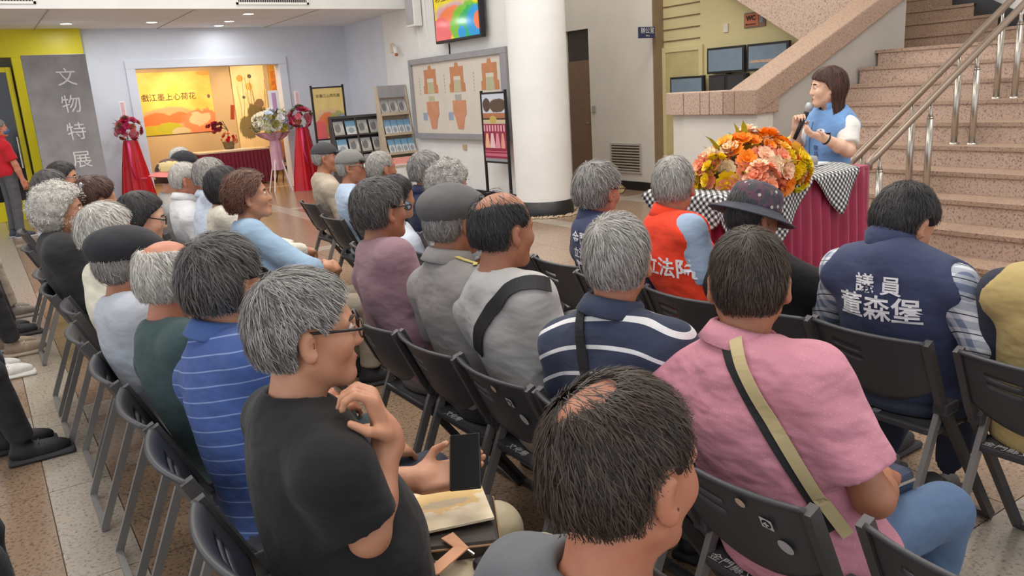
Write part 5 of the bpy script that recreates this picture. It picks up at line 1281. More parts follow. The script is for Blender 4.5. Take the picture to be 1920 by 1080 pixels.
    # ---- glasses
    if glasses:
        gm = mat('spectacle frame %s' % glasses, {'black': (26, 24, 26), 'brown': (96, 56, 36), 'steel': (120, 116, 112)}[glasses], 0.35); mb = MB(); ln = MB()
        for sd in (1, -1):
            pts = [h(0.104, (0.036 + 0.027 * math.cos(q)) * sd, 0.004 + 0.019 * math.sin(q)) for q in [2 * math.pi * i / 14 for i in range(14)]]
            mb.tube(pts, 0.0022, 6, closed=True); ln.add(pts, [tuple(range(14))])
            mb.tube([h(0.102, 0.063 * sd, 0.011), h(0.096, 0.074 * sd, 0.012), h(0.04, 0.081 * sd, 0.014), h(-0.005, 0.0835 * sd, 0.016), h(-0.022, 0.083 * sd, -0.004)], [0.003, 0.0034, 0.003, 0.003, 0.002], 6)
        mb.tube([h(0.104, -0.01, 0.008), h(0.107, 0, 0.011), h(0.104, 0.01, 0.008)], 0.0022, 6)
        go = mb.build('glasses', gm, root, True); ln.build('lens', LENS, go)
    return dict(root=root, h=h, H=H, Rh=Rh, inv=inv, S=S, N=N, P=P, A=A, ax=ax, left=left, fw=fw, shirt=shirt, body=body, loc=loc, hs=hs, hair=hair_obj, torso=torso, res=res, base=base)

def bvh_of(o):
    me = o.data; return BVHTree.FromPolygons([v.co[:] for v in me.vertices], [tuple(p.vertices) for p in me.polygons])
def strap(p, path, width, m, name='strap', drop=-0.35, lift=0.004, th=0.003):
    """band laid on the back of the garment; path = (y, z) points in the wearer's frame"""
    t = bvh_of(p['shirt']); d = Vector((1, 0, drop)).normalized(); pts = []
    fine = []
    for (y0, z0), (y1, z1) in zip(path, path[1:]):
        for k in range(8): fine.append((y0 + (y1 - y0) * k / 8, z0 + (z1 - z0) * k / 8))
    fine.append(path[-1])
    for y, z in fine:
        hit = t.ray_cast(Vector((0, y, z)) - d * 0.8, d)
        if hit[0] is not None: pts.append((hit[0], hit[1] if hit[1].dot(d) < 0 else -hit[1]))
    if len(pts) < 3: return None
    vs = []; fs = []
    for i, (q, n) in enumerate(pts):
        tg = (pts[min(i + 1, len(pts) - 1)][0] - pts[max(0, i - 1)][0]).normalized(); s = tg.cross(n).normalized()
        for a, l in ((-0.5, 0.0), (0.5, 0.0), (0.5, th), (-0.5, th)): vs.append(q + s * width * a + n * (lift + l))
    for i in range(len(pts) - 1):
        for j in range(4): fs.append((i * 4 + j, i * 4 + (j + 1) % 4, i * 4 + 4 + (j + 1) % 4, i * 4 + 4 + j))
    return MB().add(vs, fs).build(name, m, p['root'])
def back_text(p, body, size, y, z, m, bold=0.0, slant=0.0):
    vs, fs = text_mesh(body, size, bold=bold); t = bvh_of(p['shirt']); out = []
    for v in vs:
        Y = y - float(v[0]); Z = z + float(v[1]) + slant * float(v[0]); hit = t.ray_cast(Vector((-0.8, Y, Z)), Vector((1, 0, 0)))
        out.append((hit[0].x - 0.009 if hit[0] is not None else -0.15, Y, Z))
    return MB().add(out, fs).build('lettering', m, p['root'])

# ---- headgear
def flat_cap(p, m, fwd=0.0):
    h, Rh, hs = p['h'], p['Rh'], p['hs']; f = Field()
    f.add(el(h(-0.02, 0, 0.055), V3(0.122, 0.1, 0.078) * hs, Rh), 0.02); f.add(el(h(0.04, 0, 0.055), V3(0.1, 0.088, 0.05) * hs, Rh @ Ry(0.25)), 0.04); f.add(el(h(0.105, 0, 0.036), V3(0.05, 0.07, 0.014) * hs, Rh @ Ry(0.3)), 0.015)
    inv = p['inv']; f.cut(lambda x, y, z: (0.018 + 0.0 * inv(x, y, z)[0] - inv(x, y, z)[2] + 0.12 * np.minimum(inv(x, y, z)[0], 0)) * hs); f.wave(folds(3, 0.005, 20, 50))
    return solid('flat_cap', f, min(p['res'], 0.008), m, p['root'], 2)
def ball_cap(p, m, mb=None):
    h, Rh, hs = p['h'], p['Rh'], p['hs']; f = Field(); inv = p['inv']
    f.add(el(h(-0.012, 0, 0.04), V3(0.112, 0.092, 0.092) * hs, Rh), 0.02); f.cut(lambda x, y, z: (0.03 - inv(x, y, z)[2]) * hs)
    c = solid('cap', f, 0.009, m, p['root'], 1)
    f = Field(); f.add(el(h(0.115, 0, 0.04), V3(0.072, 0.075, 0.012) * hs, Rh @ Ry(0.2)), 0.02); solid('brim', f, 0.007, mb or m, c, 1)
    return c
def brim_hat(p, m, tilt=0.0, rad=0.16, top=0.1, mb=None):
    h, Rh, hs = p['h'], p['Rh'], p['hs']; M = Matrix([list(r) for r in (Rh @ Ry(tilt))]).to_4x4(); M.translation = Vector(h(-0.012, 0, 0.028))
    prof = [(0.0, top), (0.05, top - 0.002), (0.085, top - 0.02), (0.098, top - 0.05), (0.102, 0.012), (0.104, 0.0)]
    o = MB().lathe(prof, 32, (0, 0, 0), M).build('hat', m, p['root'], True, solid=0.004)
    MB().lathe([(0.103, 0.004), (0.125, -0.012), (rad, -0.03), (rad + 0.003, -0.033), (rad - 0.002, -0.036), (0.124, -0.018), (0.1, -0.002)], 36, (0, 0, 0), M).build('brim', mb or m, o, True)
    return o
def mask(p, m):
    h, Rh, hs = p['h'], p['Rh'], p['hs']; f = Field(); inv = p['inv']
    f.add(el(h(0.036, 0, -0.045), V3(0.073, 0.066, 0.068) * hs, Rh), 0.02); f.add(rc(h(0.09, 0, -0.01), h(0.1, 0, -0.04), 0.016, 0.02), 0.03)
    def cut(x, y, z):
        X, Y, Z = inv(x, y, z); return np.maximum(np.maximum(0.028 - X, Z + 0.004), -0.112 - Z) * hs
    f.cut(cut); o = solid('face_mask', f, 0.007, m, p['root'], 1)
    for sd in (1, -1): MB().tube([h(0.035, 0.062 * sd, -0.02), h(0.0, 0.082 * sd, -0.005), h(-0.014, 0.086 * sd, -0.025)], 0.0015, 5).build('ear_loop', m, o)
    return o
# ================================================================= the audience
def cm(n, c, *a, **k): return cloth_mat(n, c, *a, **k)
def H(col, style='short', **k): d = dict(col=col, style=style); d.update(k); return d
NAVY = cm('navy vest cloth', (58, 66, 98), wr=0.35); WLET = mat('white vest lettering', (232, 234, 238), 0.6, var=0)
TEE_BLACK = cm('black tee cloth', (15, 15, 17), rough=0.85); BLACKCAP = cm('black felt', (36, 36, 42), wr=0.25); GREYCAP = cm('dark grey felt', (92, 90, 90), wr=0.25)
STRAPB = mat('black webbing', (30, 30, 33), 0.7, bump=0.2, bs=300); STRAPT = mat('tan webbing', (196, 178, 134), 0.7, bump=0.2, bs=300)
BEHIND = [((0.105, 0, 0.13), (0.0, 0.0, 0.0))]
CH = lambda s: 'grey folding chair of the person %s' % s

# ---------- front of the picture: the back row (A)
chair(0.40, 0.74, CH('in a grey tee with thinning hair, nearest the camera'))
person('person in a grey tee seen from behind, nearest the camera', (0.634, 0.735, 1.108), (0.40, 0.74), by=8, hy=4, hp=6, hr=-2, res=0.0055, skin='ruddy', hs=1.03,
       hair=H('brownblack', n=5600, t=0.009, rec=0.03, len_s=0.045, ws=0.0015, lift=0.008, mess=0.3, whorl=(-0.075, 0.03, 0.09), nape=-0.07, bald=[((-0.065, 0.02, 0.11), (0.054, 0.05, 0.045))], comb=((-0.05, 0.02, 0.085), (0.05, 0.055, 0.03), 700), res=0.006),
       top=dict(m=cm('charcoal tee cloth', (96, 98, 102)), sleeves='short', nr=0.07), pants=(60, 62, 70))
chair(0.27, 1.53, CH('in the black tee'))
bt = person('person in a black tee and glasses, hand raised to chin, holding a phone', (0.505, 1.56, 1.145), (0.27, 1.53), by=-2, hy=-12, hp=3, fat=1.3, w=1.18, res=0.0065, hand_res=0.0048, skin='tan', face=1, glasses='black',
       hair=H('salt', n=5200, t=0.014, len_s=0.065, ws=0.0019, lift=0.009, mess=0.32, whorl=(-0.07, 0.0, 0.1), rec=0.0, nape=-0.08, res=0.006, fwd=0.25),
       top=dict(m=TEE_BLACK, sleeves='short', nr=0.066, fold=0.01, hem=0.47, st=0.8), pants=(190, 176, 146),
       arms={-1: dict(e=(0.50, 1.335, 0.785), w=(0.585, 1.39, 0.945)), 1: dict(e=(0.545, 1.77, 0.71), w=(0.735, 1.60, 0.715))},
       handpose={-1: dict(d=(-0.25, 0.1, 0.95), n=(-0.9, 0.35, -0.2), curl=0.85, tc=0.9, thumb=-1), 1: dict(d=(0.95, -0.45, 0.02), n=(-0.3, -0.35, 0.9), curl=[0.18, 0.22, 0.26, 0.32], tc=0.75, thumb=1)},
       legs={-1: dict(k=(0.97, 1.44, 0.475), a=(0.93, 1.44, 0.095)), 1: dict(k=(0.97, 1.64, 0.475), a=(0.95, 1.64, 0.095))})
chair(0.27, 2.04, CH('in the blue striped polo'))
person('person in a blue polo with thin pale stripes, seen from behind', (0.505, 2.2, 1.14), (0.27, 2.04), by=14, hy=30, hp=0, w=1.08, fat=1.14, res=0.008, skin='tan', glasses='black',
       hair=H('dark', n=3200, t=0.022, len_s=0.07, ws=0.0022, lift=0.012, mess=0.3, nape=-0.08, fwd=0.2), top=dict(m=cm('blue striped knit', (62, 88, 150), 'thin', (150, 172, 216)), collar='fold', cmat=cm('blue knit collar', (70, 100, 158)), fold=0.009, hem=0.49), pants=(58, 60, 74))
chair(0.26, 2.46, CH('in the dark green tee'))
person('person in a dark green tee seated between the blue polo and the black cap', (0.44, 2.6, 1.1), (0.26, 2.46), by=12, hy=30, hp=4, res=0.009, skin='ruddy',
       hair=H('silver', n=1500, t=0.01, ws=0.0024, rec=0.05, bald=[((0.03, 0.0, 0.12), (0.13, 0.072, 0.085))], nape=-0.08), top=dict(m=cm('dark green tee cloth', (52, 74, 76)), hem=0.49), pants=(60, 70, 72))
chair(0.24, 2.92, CH('in the black flat cap'))
p = person('person in a black flat cap and pale grey tee', (0.39, 3.1, 1.09), (0.24, 2.92), by=10, hy=16, hp=4, res=0.009, skin='brown', hair=H('salt', n=900, t=0.01, nape=-0.085, ws=0.0024), top=dict(m=cm('pale grey tee cloth', (178, 184, 194)), hem=0.49, inf=0.02), pants=(120, 132, 160))
flat_cap(p, BLACKCAP)
chair(0.22, 3.5, CH('in the cream blouse behind the black flat cap'))
person('person in a cream top with brushed-back white hair behind the black flat cap', (0.43, 3.85, 1.1), (0.22, 3.5), by=10, hy=10, hp=6, res=0.011, skin='tan', hair=H('silver', n=1500, t=0.022, len_s=0.07, ws=0.003, lift=0.012), top=dict(m=cm('cream blouse cloth', (232, 226, 206)), hem=0.49), pants=cm('navy floral skirt', (40, 44, 70), 'brocade', (186, 160, 112)))
chair(0.25, 4.05, CH('in dark glasses beside the clasped hair'))
person('person with a dark bob and spectacles leaning forward beside the hair clip', (0.64, 4.27, 1.1), (0.25, 4.05), by=0, hy=-10, hp=14, res=0.011, skin='light', face=1, glasses='black', hair=H('black', 'bob', n=900, t=0.016, len_s=0.08), top=dict(m=cm('grey blouse cloth', (120, 116, 118)), hem=0.49), w=0.9)
chair(0.2, 4.55, CH('in the black wrap and face mask'))
p = person('person in a black wrap and beige face mask with pale curly hair', (0.33, 4.7, 1.14), (0.2, 4.55), by=2, hy=-8, hp=2, w=0.92, res=0.011, skin='tan', face=1, hair=H('silver', 'perm', n=2200, t=0.026, len_s=0.03, ws=0.004, lift=0.014, nape=-0.12, mess=0.8), top=dict(m=cm('black wrap cloth', (40, 39, 42)), sleeves='long', hem=0.47, inf=0.03))
mask(p, cm('beige mask cloth', (206, 180, 160), wr=0.1))
chair(0.2, 5.06, CH('with the silver hair clip'))
p = person('person with dark hair held up by a silver hair clip', (0.54, 5.05, 1.14), (0.2, 5.06), by=0, hy=12, hp=4, w=0.9, res=0.012, skin='tan', hair=H('brownlong', 'mid', n=1200, t=0.026, len_s=0.06, ws=0.003), top=dict(m=cm('taupe blouse cloth', (96, 88, 88)), hem=0.49))
MB().box((-0.03, -0.012, -0.01), (0.03, 0.012, 0.01)).sphere((0.02, 0, 0.01), 0.012, 8, 5).sphere((-0.02, 0, 0.008), 0.01, 8, 5).build('hair_clip', mat('shiny hair clip', (190, 190, 194), 0.15, 0.8), p['root'], loc=tuple(p['h'](-0.075, -0.055, 0.09)))
chair(0.2, 6.2, CH('in white beyond the black wrap'))
person('person in white seated beyond the black wrap, dark hair', (0.42, 6.4, 1.13), (0.2, 6.2), by=0, hy=10, hp=2, res=0.013, skin='tan', hair=H('dark', n=700, t=0.02, ws=0.004), top=dict(m=cm('white shirt cloth', (228, 230, 234)), hem=0.49, sleeves='mid'))
chair(0.22, 7.2, CH('with the magenta scarf'))
p = person('person with a magenta scarf and short dark hair, farthest in the left row', (0.58, 7.38, 1.13), (0.22, 7.2), by=-10, hy=-20, hp=2, w=0.9, res=0.013, skin='tan', face=1, glasses='steel', hair=H('black', 'mid', n=600, t=0.024, ws=0.004), top=dict(m=cm('magenta blouse cloth', (176, 36, 92)), hem=0.49, collar='stand', ch=1.3))

# ---------- middle row (B)
chair(1.26, 0.58, 'empty dark grey folding chair at the lower right corner of the picture')
chair(1.22, 1.07, CH('in the pink shirt'), stickers=True, txt='金門縣文化局')
pk = person('person in a pink dotted shirt and jeans with a strap across the back', (1.43, 1.2, 1.135), (1.22, 1.07), by=8, hy=40, hp=8, fat=1.12, w=1.06, res=0.0065, skin='brown', hs=1.02,
       hair=H('brownblack', n=5200, t=0.008, len_s=0.05, ws=0.0018, lift=0.006, mess=0.25, whorl=(-0.06, 0.0, 0.1), nape=-0.08, res=0.006), top=dict(m=cm('pink dotted shirting', (206, 138, 154), 'dots', (218, 160, 172), wr=0.7), collar='fold', fold=0.017, inf=0.022, hem=0.46), pants=cm('blue denim', (84, 108, 140), rough=0.9),
       arms={-1: dict(e=(1.45, 0.88, 0.715), w=(1.66, 0.99, 0.645)), 1: dict(e=(1.5, 1.46, 0.7), w=(1.66, 1.25, 0.64))}, legs={-1: dict(k=(1.9, 0.96, 0.49), a=(1.82, 0.97, 0.095)), 1: dict(k=(1.9, 1.26, 0.48), a=(1.86, 1.26, 0.095))}, shoes=('grey', (110, 108, 106), (70, 68, 66)))
strap(pk, [(0.135, 1.03), (0.12, 0.965), (0.10, 0.93), (0.06, 0.86), (-0.02, 0.74), (-0.1, 0.62), (-0.14, 0.56)], 0.028, STRAPT, drop=-0.7, lift=0.007); strap(pk, [(0.16, 1.03), (0.146, 0.965), (0.127, 0.93), (0.087, 0.855), (0.007, 0.735), (-0.078, 0.615), (-0.118, 0.555)], 0.022, STRAPB, drop=-0.7, lift=0.002)
chair(1.2, 1.55, CH('in the navy polo with white stripes'))
p = person('person in a navy polo with broad white stripes and a black strap', (1.38, 1.6, 1.14), (1.2, 1.55), by=15, hy=40, hp=4, w=1.04, fat=1.05, res=0.0075, skin='ruddy',
       hair=H('grey', n=4200, t=0.010, len_s=0.06, ws=0.002, lift=0.008, mess=0.25, whorl=(-0.07, 0.04, 0.09), nape=-0.08, res=0.007), top=dict(m=cm('navy striped knit', (50, 58, 82), 'stripe', (226, 226, 228)), collar='fold', cmat=cm('navy knit collar', (52, 60, 84)), fold=0.008, hem=0.47), pants=(70, 70, 74))
strap(p, [(0.125, 1.03), (0.12, 0.965), (0.12, 0.92), (0.1, 0.8), (0.08, 0.7), (0.06, 0.6)], 0.034, STRAPB, drop=-0.7)
chair(1.19, 1.98, CH('in the light grey tee with a broad black strap'), stickers=True, txt='文化局')
p = person('person in a light grey tee with a broad black strap, bald on top', (1.36, 2.12, 1.17), (1.19, 1.98), by=4, hy=2, hp=5, w=1.05, fat=1.06, res=0.008, skin='brown',
       hair=H('black', n=1800, t=0.012, rec=0.05, len_s=0.05, ws=0.002, nape=-0.075, bald=[((0.01, 0.0, 0.125), (0.15, 0.074, 0.085)), ((-0.07, 0.0, 0.1), (0.05, 0.05, 0.05))], comb=((-0.06, 0, 0.08), (0.05, 0.05, 0.03), 160)), top=dict(m=cm('light grey tee cloth', (186, 184, 182)), fold=0.01, hem=0.53), pants=(138, 124, 108))
strap(p, [(-0.16, 1.03), (-0.13, 0.98), (-0.1, 0.94), (-0.02, 0.87), (0.06, 0.79), (0.12, 0.71), (0.16, 0.64)], 0.05, STRAPB, drop=-0.7)
chair(1.17, 2.37, CH('in the grey cap and grey polo'), txt='文化局')
p = person('person in a grey flat cap and grey polo with a yellow lanyard', (1.36, 2.44, 1.165), (1.17, 2.37), by=4, hy=8, hp=3, w=1.05, fat=1.08, res=0.009, skin='brown', hair=H('salt', n=700, t=0.009, nape=-0.08, ws=0.0022), top=dict(m=cm('grey polo knit', (146, 142, 140)), collar='fold', fold=0.01, hem=0.5), pants=(40, 40, 44))
flat_cap(p, GREYCAP)
strap(p, [(0.07, 1.0), (0.04, 0.985), (0.0, 0.975), (-0.04, 0.972), (-0.09, 0.972), (-0.11, 0.96)], 0.014, mat('yellow lanyard', (212, 196, 120), 0.6), 'lanyard', -0.6)
chair(1.15, 2.77, CH('in the mauve tee'))
person('person in a mauve tee and glasses, dark cropped hair', (1.33, 2.98, 1.16), (1.15, 2.77), by=2, hy=8, hp=-2, w=1.05, fat=1.06, res=0.009, skin='brown', face=1, glasses='black', hair=H('dark', n=2200, t=0.02, len_s=0.055, ws=0.0024, nape=-0.075, whorl=(-0.065, 0.02, 0.09)), top=dict(m=cm('mauve tee cloth', (150, 118, 128)), fold=0.009, hem=0.47), pants=(112, 104, 98))
chair(1.02, 4.28, CH('in the light blue blouse with clasped hands'))
person('person in a light blue blouse with brown waved hair, hands clasped on the lap', (1.22, 4.45, 1.12), (1.02, 4.28), by=-8, hy=-20, hp=-6, w=0.95, fat=1.08, res=0.009, hand_res=0.007, skin='tan', face=1, hair=H('brown', 'mid', n=2600, t=0.036, len_s=0.07, ws=0.003, lift=0.012, nape=-0.07, mess=0.5, whorl=(0.09, 0.03, 0.07)), top=dict(m=cm('light blue blouse cloth', (150, 178, 204)), sleeves='mid', fold=0.01, hem=0.47, nr=0.075), pants=(150, 140, 124),
       arms={-1: dict(e=(1.36, 4.1, 0.74), w=(1.58, 4.38, 0.66)), 1: dict(e=(1.36, 4.68, 0.74), w=(1.58, 4.52, 0.66))}, handpose={-1: dict(d=(0.8, 0.5, 0.0), n=(-0.3, 0.6, -0.7), curl=0.7, thumb=-1), 1: dict(d=(0.8, -0.5, 0.0), n=(-0.3, -0.6, -0.7), curl=0.7, thumb=1)})
chair(1.02, 4.98, CH('in the cream cardigan with a black bob'))
person('person in a cream cardigan and floral blouse with a black bob', (1.27, 5.15, 1.125), (1.02, 4.98), by=0, hy=0, hp=4, w=0.92, res=0.011, hand_res=0.009, skin='tan', hair=H('black', 'bob', n=900, t=0.014, len_s=0.08, ws=0.003), top=dict(m=cm('floral cream cloth', (222, 216, 200), 'brocade', (214, 208, 196)), sleeves='long', hem=0.47), pants=(190, 182, 168),
       arms={-1: dict(e=(1.42, 4.86, 0.73), w=(1.7, 5.1, 0.655)), 1: dict(e=(1.42, 5.42, 0.73), w=(1.7, 5.24, 0.655))})
chair(0.98, 5.42, CH('in the pale blue shirt with grey hair, gallery side'))
person('person in a pale blue shirt with grey combed hair in front of the maroon table', (1.36, 5.85, 1.14), (1.0, 5.5), by=0, hy=-4, hp=4, res=0.012, skin='brown', glasses='brown', hair=H('grey', n=1200, t=0.018, ws=0.004), top=dict(m=cm('pale blue shirting', (200, 210, 226)), sleeves='long', collar='fold', hem=0.47))
chair(1.02, 6.15, CH('in the white shirt with a crew cut'))
person('person in a white shirt with a grey crew cut beside the straw hat', (1.24, 6.08, 1.12), (1.02, 6.15), by=-4, hy=-14, hp=2, res=0.012, skin='ruddy', hair=H('silver', n=700, t=0.008, ws=0.003), top=dict(m=cm('white shirting', (230, 230, 230)), sleeves='mid', collar='fold', hem=0.47))
chair(1.0, 6.7, CH('in the straw hat'))
p = person('person in a straw hat with a coral band', (1.25, 6.62, 1.12), (1.0, 6.7), by=0, hy=0, hp=6, w=0.9, res=0.013, skin='tan', hair=H('brownlong', n=300, t=0.01, ws=0.004), top=dict(m=cm('mottled grey blouse', (176, 172, 168)), hem=0.47))
brim_hat(p, mat('straw weave', (204, 182, 130), 0.8, bump=0.4, bs=300), 0.0, 0.155, 0.085, mat('coral brim', (206, 110, 104), 0.7))
chair(1.2, 7.3, CH('in the dark cap near the gallery'))
p = person('person in a dark ball cap among the far left seats', (1.46, 7.1, 1.15), (1.2, 7.3), by=0, hy=-4, hp=2, res=0.014, skin='tan', hair=H('salt', n=300, t=0.008, ws=0.004), top=dict(m=cm('grey jersey cloth', (120, 120, 126)), hem=0.47))
ball_cap(p, BLACKCAP)
chair(1.45, 8.55, CH('farthest back with white hair'))
person('person with short white hair, farthest seat before the gallery doorway', (1.7, 8.4, 1.13), (1.45, 8.55), by=0, hy=0, hp=2, res=0.014, skin='ruddy', hair=H('silver', n=500, t=0.01, ws=0.004, rec=0.04), top=dict(m=cm('pale shirt cloth', (220, 222, 226)), hem=0.47, sleeves='mid'))

# ---------- front row (C)
chair(2.31, 0.96, CH('in the tan vest at the right edge'), txt='金門縣文化局')
p = person('person in a tan vest at the right edge of the picture, head outside it', (2.5, 0.93, 1.16), (2.31, 0.96), by=5, hy=30, hp=6, w=1.06, fat=1.08, res=0.009, skin='brown', hair=H('grey', n=900, t=0.012), top=dict(kind='vest', m=cm('tan vest cloth', (186, 164, 108), wr=0.4), m2=cm('navy undershirt', (40, 44, 60)), sleeves='short', hem=0.45, vhem=0.0), pants=(40, 40, 44), legs={-1: dict(k=(2.98, 0.9, 0.48), a=(2.95, 1.02, 0.095))})
chair(2.3, 1.45, CH('in the navy vest with the plaid sleeves'), txt='文化局')
vp = person('person in a navy vest with white lettering, head bowed, plaid sleeves', (2.49, 1.455, 1.095), (2.3, 1.45), by=6, hy=-8, hp=38, w=1.08, fat=1.1, res=0.008, skin='tan', glasses=None,
       hair=H('black', n=3000, t=0.016, len_s=0.05, ws=0.002, nape=-0.085), top=dict(kind='vest', m=NAVY, m2=cm('blue plaid shirting', (214, 216, 222), 'plaid', (74, 96, 136)), sleeves='mid', hem=0.46, vhem=0.05, collar='stand', ch=1.3, fold=0.008), pants=(58, 66, 86), neck=(2.40, 1.43, 0.98),
       arms={-1: dict(e=(2.47, 1.17, 0.76), w=(2.75, 1.27, 0.70)), 1: dict(e=(2.5, 1.72, 0.74), w=(2.76, 1.58, 0.68))}, legs={-1: dict(k=(2.95, 1.36, 0.48), a=(2.72, 1.42, 0.095)), 1: dict(k=(2.95, 1.6, 0.48), a=(2.72, 1.66, 0.095))}, shoes=('charcoal', (74, 74, 76), (34, 34, 36)))
back_text(vp, '議 員', 0.066, 0.0, 0.925, WLET, 0.001); back_text(vp, '董森堡', 0.09, 0.0, 0.845, WLET, 0.0015)
MB().box((-0.1, -0.165, 0.475), (0.0, 0.165, 0.505)).build('shirt_tail', cm('white tee hem', (222, 218, 210)), vp['root'], bevel=0.02)
chair(2.28, 1.86, CH('in the floral bucket hat'))
p = person('person in a floral bucket hat and black tee', (2.43, 2.02, 1.075), (2.28, 1.86), by=0, hy=-8, hp=22, w=0.95, res=0.009, skin='brown', hair=H('black', n=500, t=0.01, nape=-0.1, ws=0.003), top=dict(m=TEE_BLACK, hem=0.47), arms={-1: dict(e=(2.52, 1.74, 0.8), w=(2.76, 1.86, 0.72))}, pants=(40, 40, 46))
bh = brim_hat(p, cm('floral hat cloth', (70, 66, 76), 'floral', (186, 176, 168), wr=0.3), 0.0, 0.165, 0.1, cm('dark hat brim', (56, 58, 70)))
chair(2.22, 2.2, CH('in the orange vest'))
p = person('person in a bright orange vest over a light blue shirt', (2.43, 2.44, 1.165), (2.22, 2.22), by=-10, hy=30, hp=4, w=1.06, res=0.009, skin='ruddy', glasses='black', hair=H('grey', n=1800, t=0.009, ws=0.0024, len_s=0.04, whorl=(-0.05, 0, 0.11), nape=-0.075), top=dict(kind='vest', m=cm('orange vest cloth', (244, 66, 32), wr=0.35), m2=cm('light blue shirting', (160, 182, 208)), sleeves='short', collar='stand', hem=0.46, vhem=0.0, fold=0.008), pants=(150, 20, 24))
back_text(p, '立法院', 0.085, 0.07, 0.85, WLET, 0.002)
chair(2.2, 2.64, CH('in the navy vest beside the column'))
p = person('person in a navy vest with brown glasses, seated before the column', (2.37, 2.86, 1.12), (2.2, 2.64), by=-10, hy=4, hp=3, w=1.04, res=0.009, skin='ruddy', glasses='brown', hair=H('salt', n=2000, t=0.024, len_s=0.06, ws=0.0026, lift=0.012, nape=-0.085), top=dict(kind='vest', m=NAVY, m2=cm('navy undershirt', (40, 44, 60)), sleeves='short', collar='stand', hem=0.46, fold=0.008), pants=(50, 52, 60))
back_text(p, '金門縣', 0.06, 0.1, 0.925, WLET, 0.001); back_text(p, '立法委員', 0.05, 0.09, 0.855, WLET, 0.001); back_text(p, '陳', 0.09, 0.14, 0.775, WLET, 0.003)
chair(2.27, 3.07, 'empty dark grey folding chair left of the navy vest, before the column')
chair(2.27, 3.5, 'empty dark grey folding chair beyond the other empty one, before the column')
chair(1.95, 3.86, CH('with grey curls left of the column'))
person('person with grey permed curls in a patterned blouse, left of the column', (2.2, 3.96, 1.1), (1.95, 3.86), by=0, hy=2, hp=3, w=0.92, res=0.011, skin='ruddy', face=1, hair=H('grey', 'perm', n=1600, t=0.022, len_s=0.035, ws=0.004, lift=0.01, nape=-0.08, mess=0.8), top=dict(m=cm('grey print blouse', (150, 148, 150), 'brocade', (210, 208, 206)), hem=0.47), pants=(66, 62, 60))
chair(1.78, 4.26, CH('with long black hair and a white blouse'))
person('person in a white blouse with long black hair', (1.98, 4.2, 1.04), (1.78, 4.26), by=0, hy=0, hp=3, w=0.88, res=0.011, skin='tan', hip_z=0.48, hair=H('black', 'long', n=1500, t=0.016, len_s=0.11, ws=0.003, len=0.28), top=dict(m=cm('white blouse cloth', (220, 228, 240)), hem=0.47, sleeves='mid'), pants=(60, 60, 64))
chair(2.22, 4.62, CH('in the navy jacket by the board wall'))
person('person in a navy jacket with combed grey hair under the plan board', (2.43, 4.66, 1.12), (2.22, 4.62), by=0, hy=-8, hp=0, res=0.011, skin='ruddy', face=1, glasses='black', hair=H('salt', n=1300, t=0.018, ws=0.0035), top=dict(m=cm('navy jacket cloth', (38, 44, 74)), sleeves='long', collar='fold', hem=0.47), pants=(50, 50, 60))
chair(2.15, 5.15, CH('with the grey crew cut before the racks'))
person('person with a grey crew cut in front of the brochure rack', (2.36, 5.2, 1.12), (2.15, 5.15), by=0, hy=2, hp=2, res=0.012, skin='brown', hair=H('grey', n=900, t=0.007, ws=0.003, rec=0.04, len_s=0.03), top=dict(m=cm('dark polo cloth', (60, 60, 68)), hem=0.47))
chair(2.1, 5.6, CH('in the grey ball cap and pale blue shirt'))
p = person('person in a grey ball cap and pale blue shirt, face turned to the right', (2.31, 5.62, 1.12), (2.1, 5.6), by=-8, hy=-38, hp=-2, res=0.011, skin='brown', face=1, glasses='steel', hair=H('grey', n=300, t=0.008, ws=0.003), top=dict(m=cm('sky blue shirt cloth', (188, 208, 232)), hem=0.47), pants=(150, 150, 150))
ball_cap(p, cm('grey cap twill', (126, 124, 120), wr=0.2), mat('dark cap brim', (46, 46, 50), 0.7))
chair(2.3, 6.62, CH('in the black ball cap and beige shirt'))
p = person('person in a black ball cap and beige shirt near the red flower stand', (2.48, 6.58, 1.14), (2.3, 6.62), by=-8, hy=-28, hp=0, res=0.012, skin='brown', face=1, hair=H('grey', n=300, t=0.008, ws=0.003), top=dict(m=cm('beige shirt cloth', (186, 172, 154)), sleeves='long', hem=0.47), pants=(110, 104, 98))
ball_cap(p, mat('charcoal cap', (62, 62, 64), 0.8), BLACKCAP)

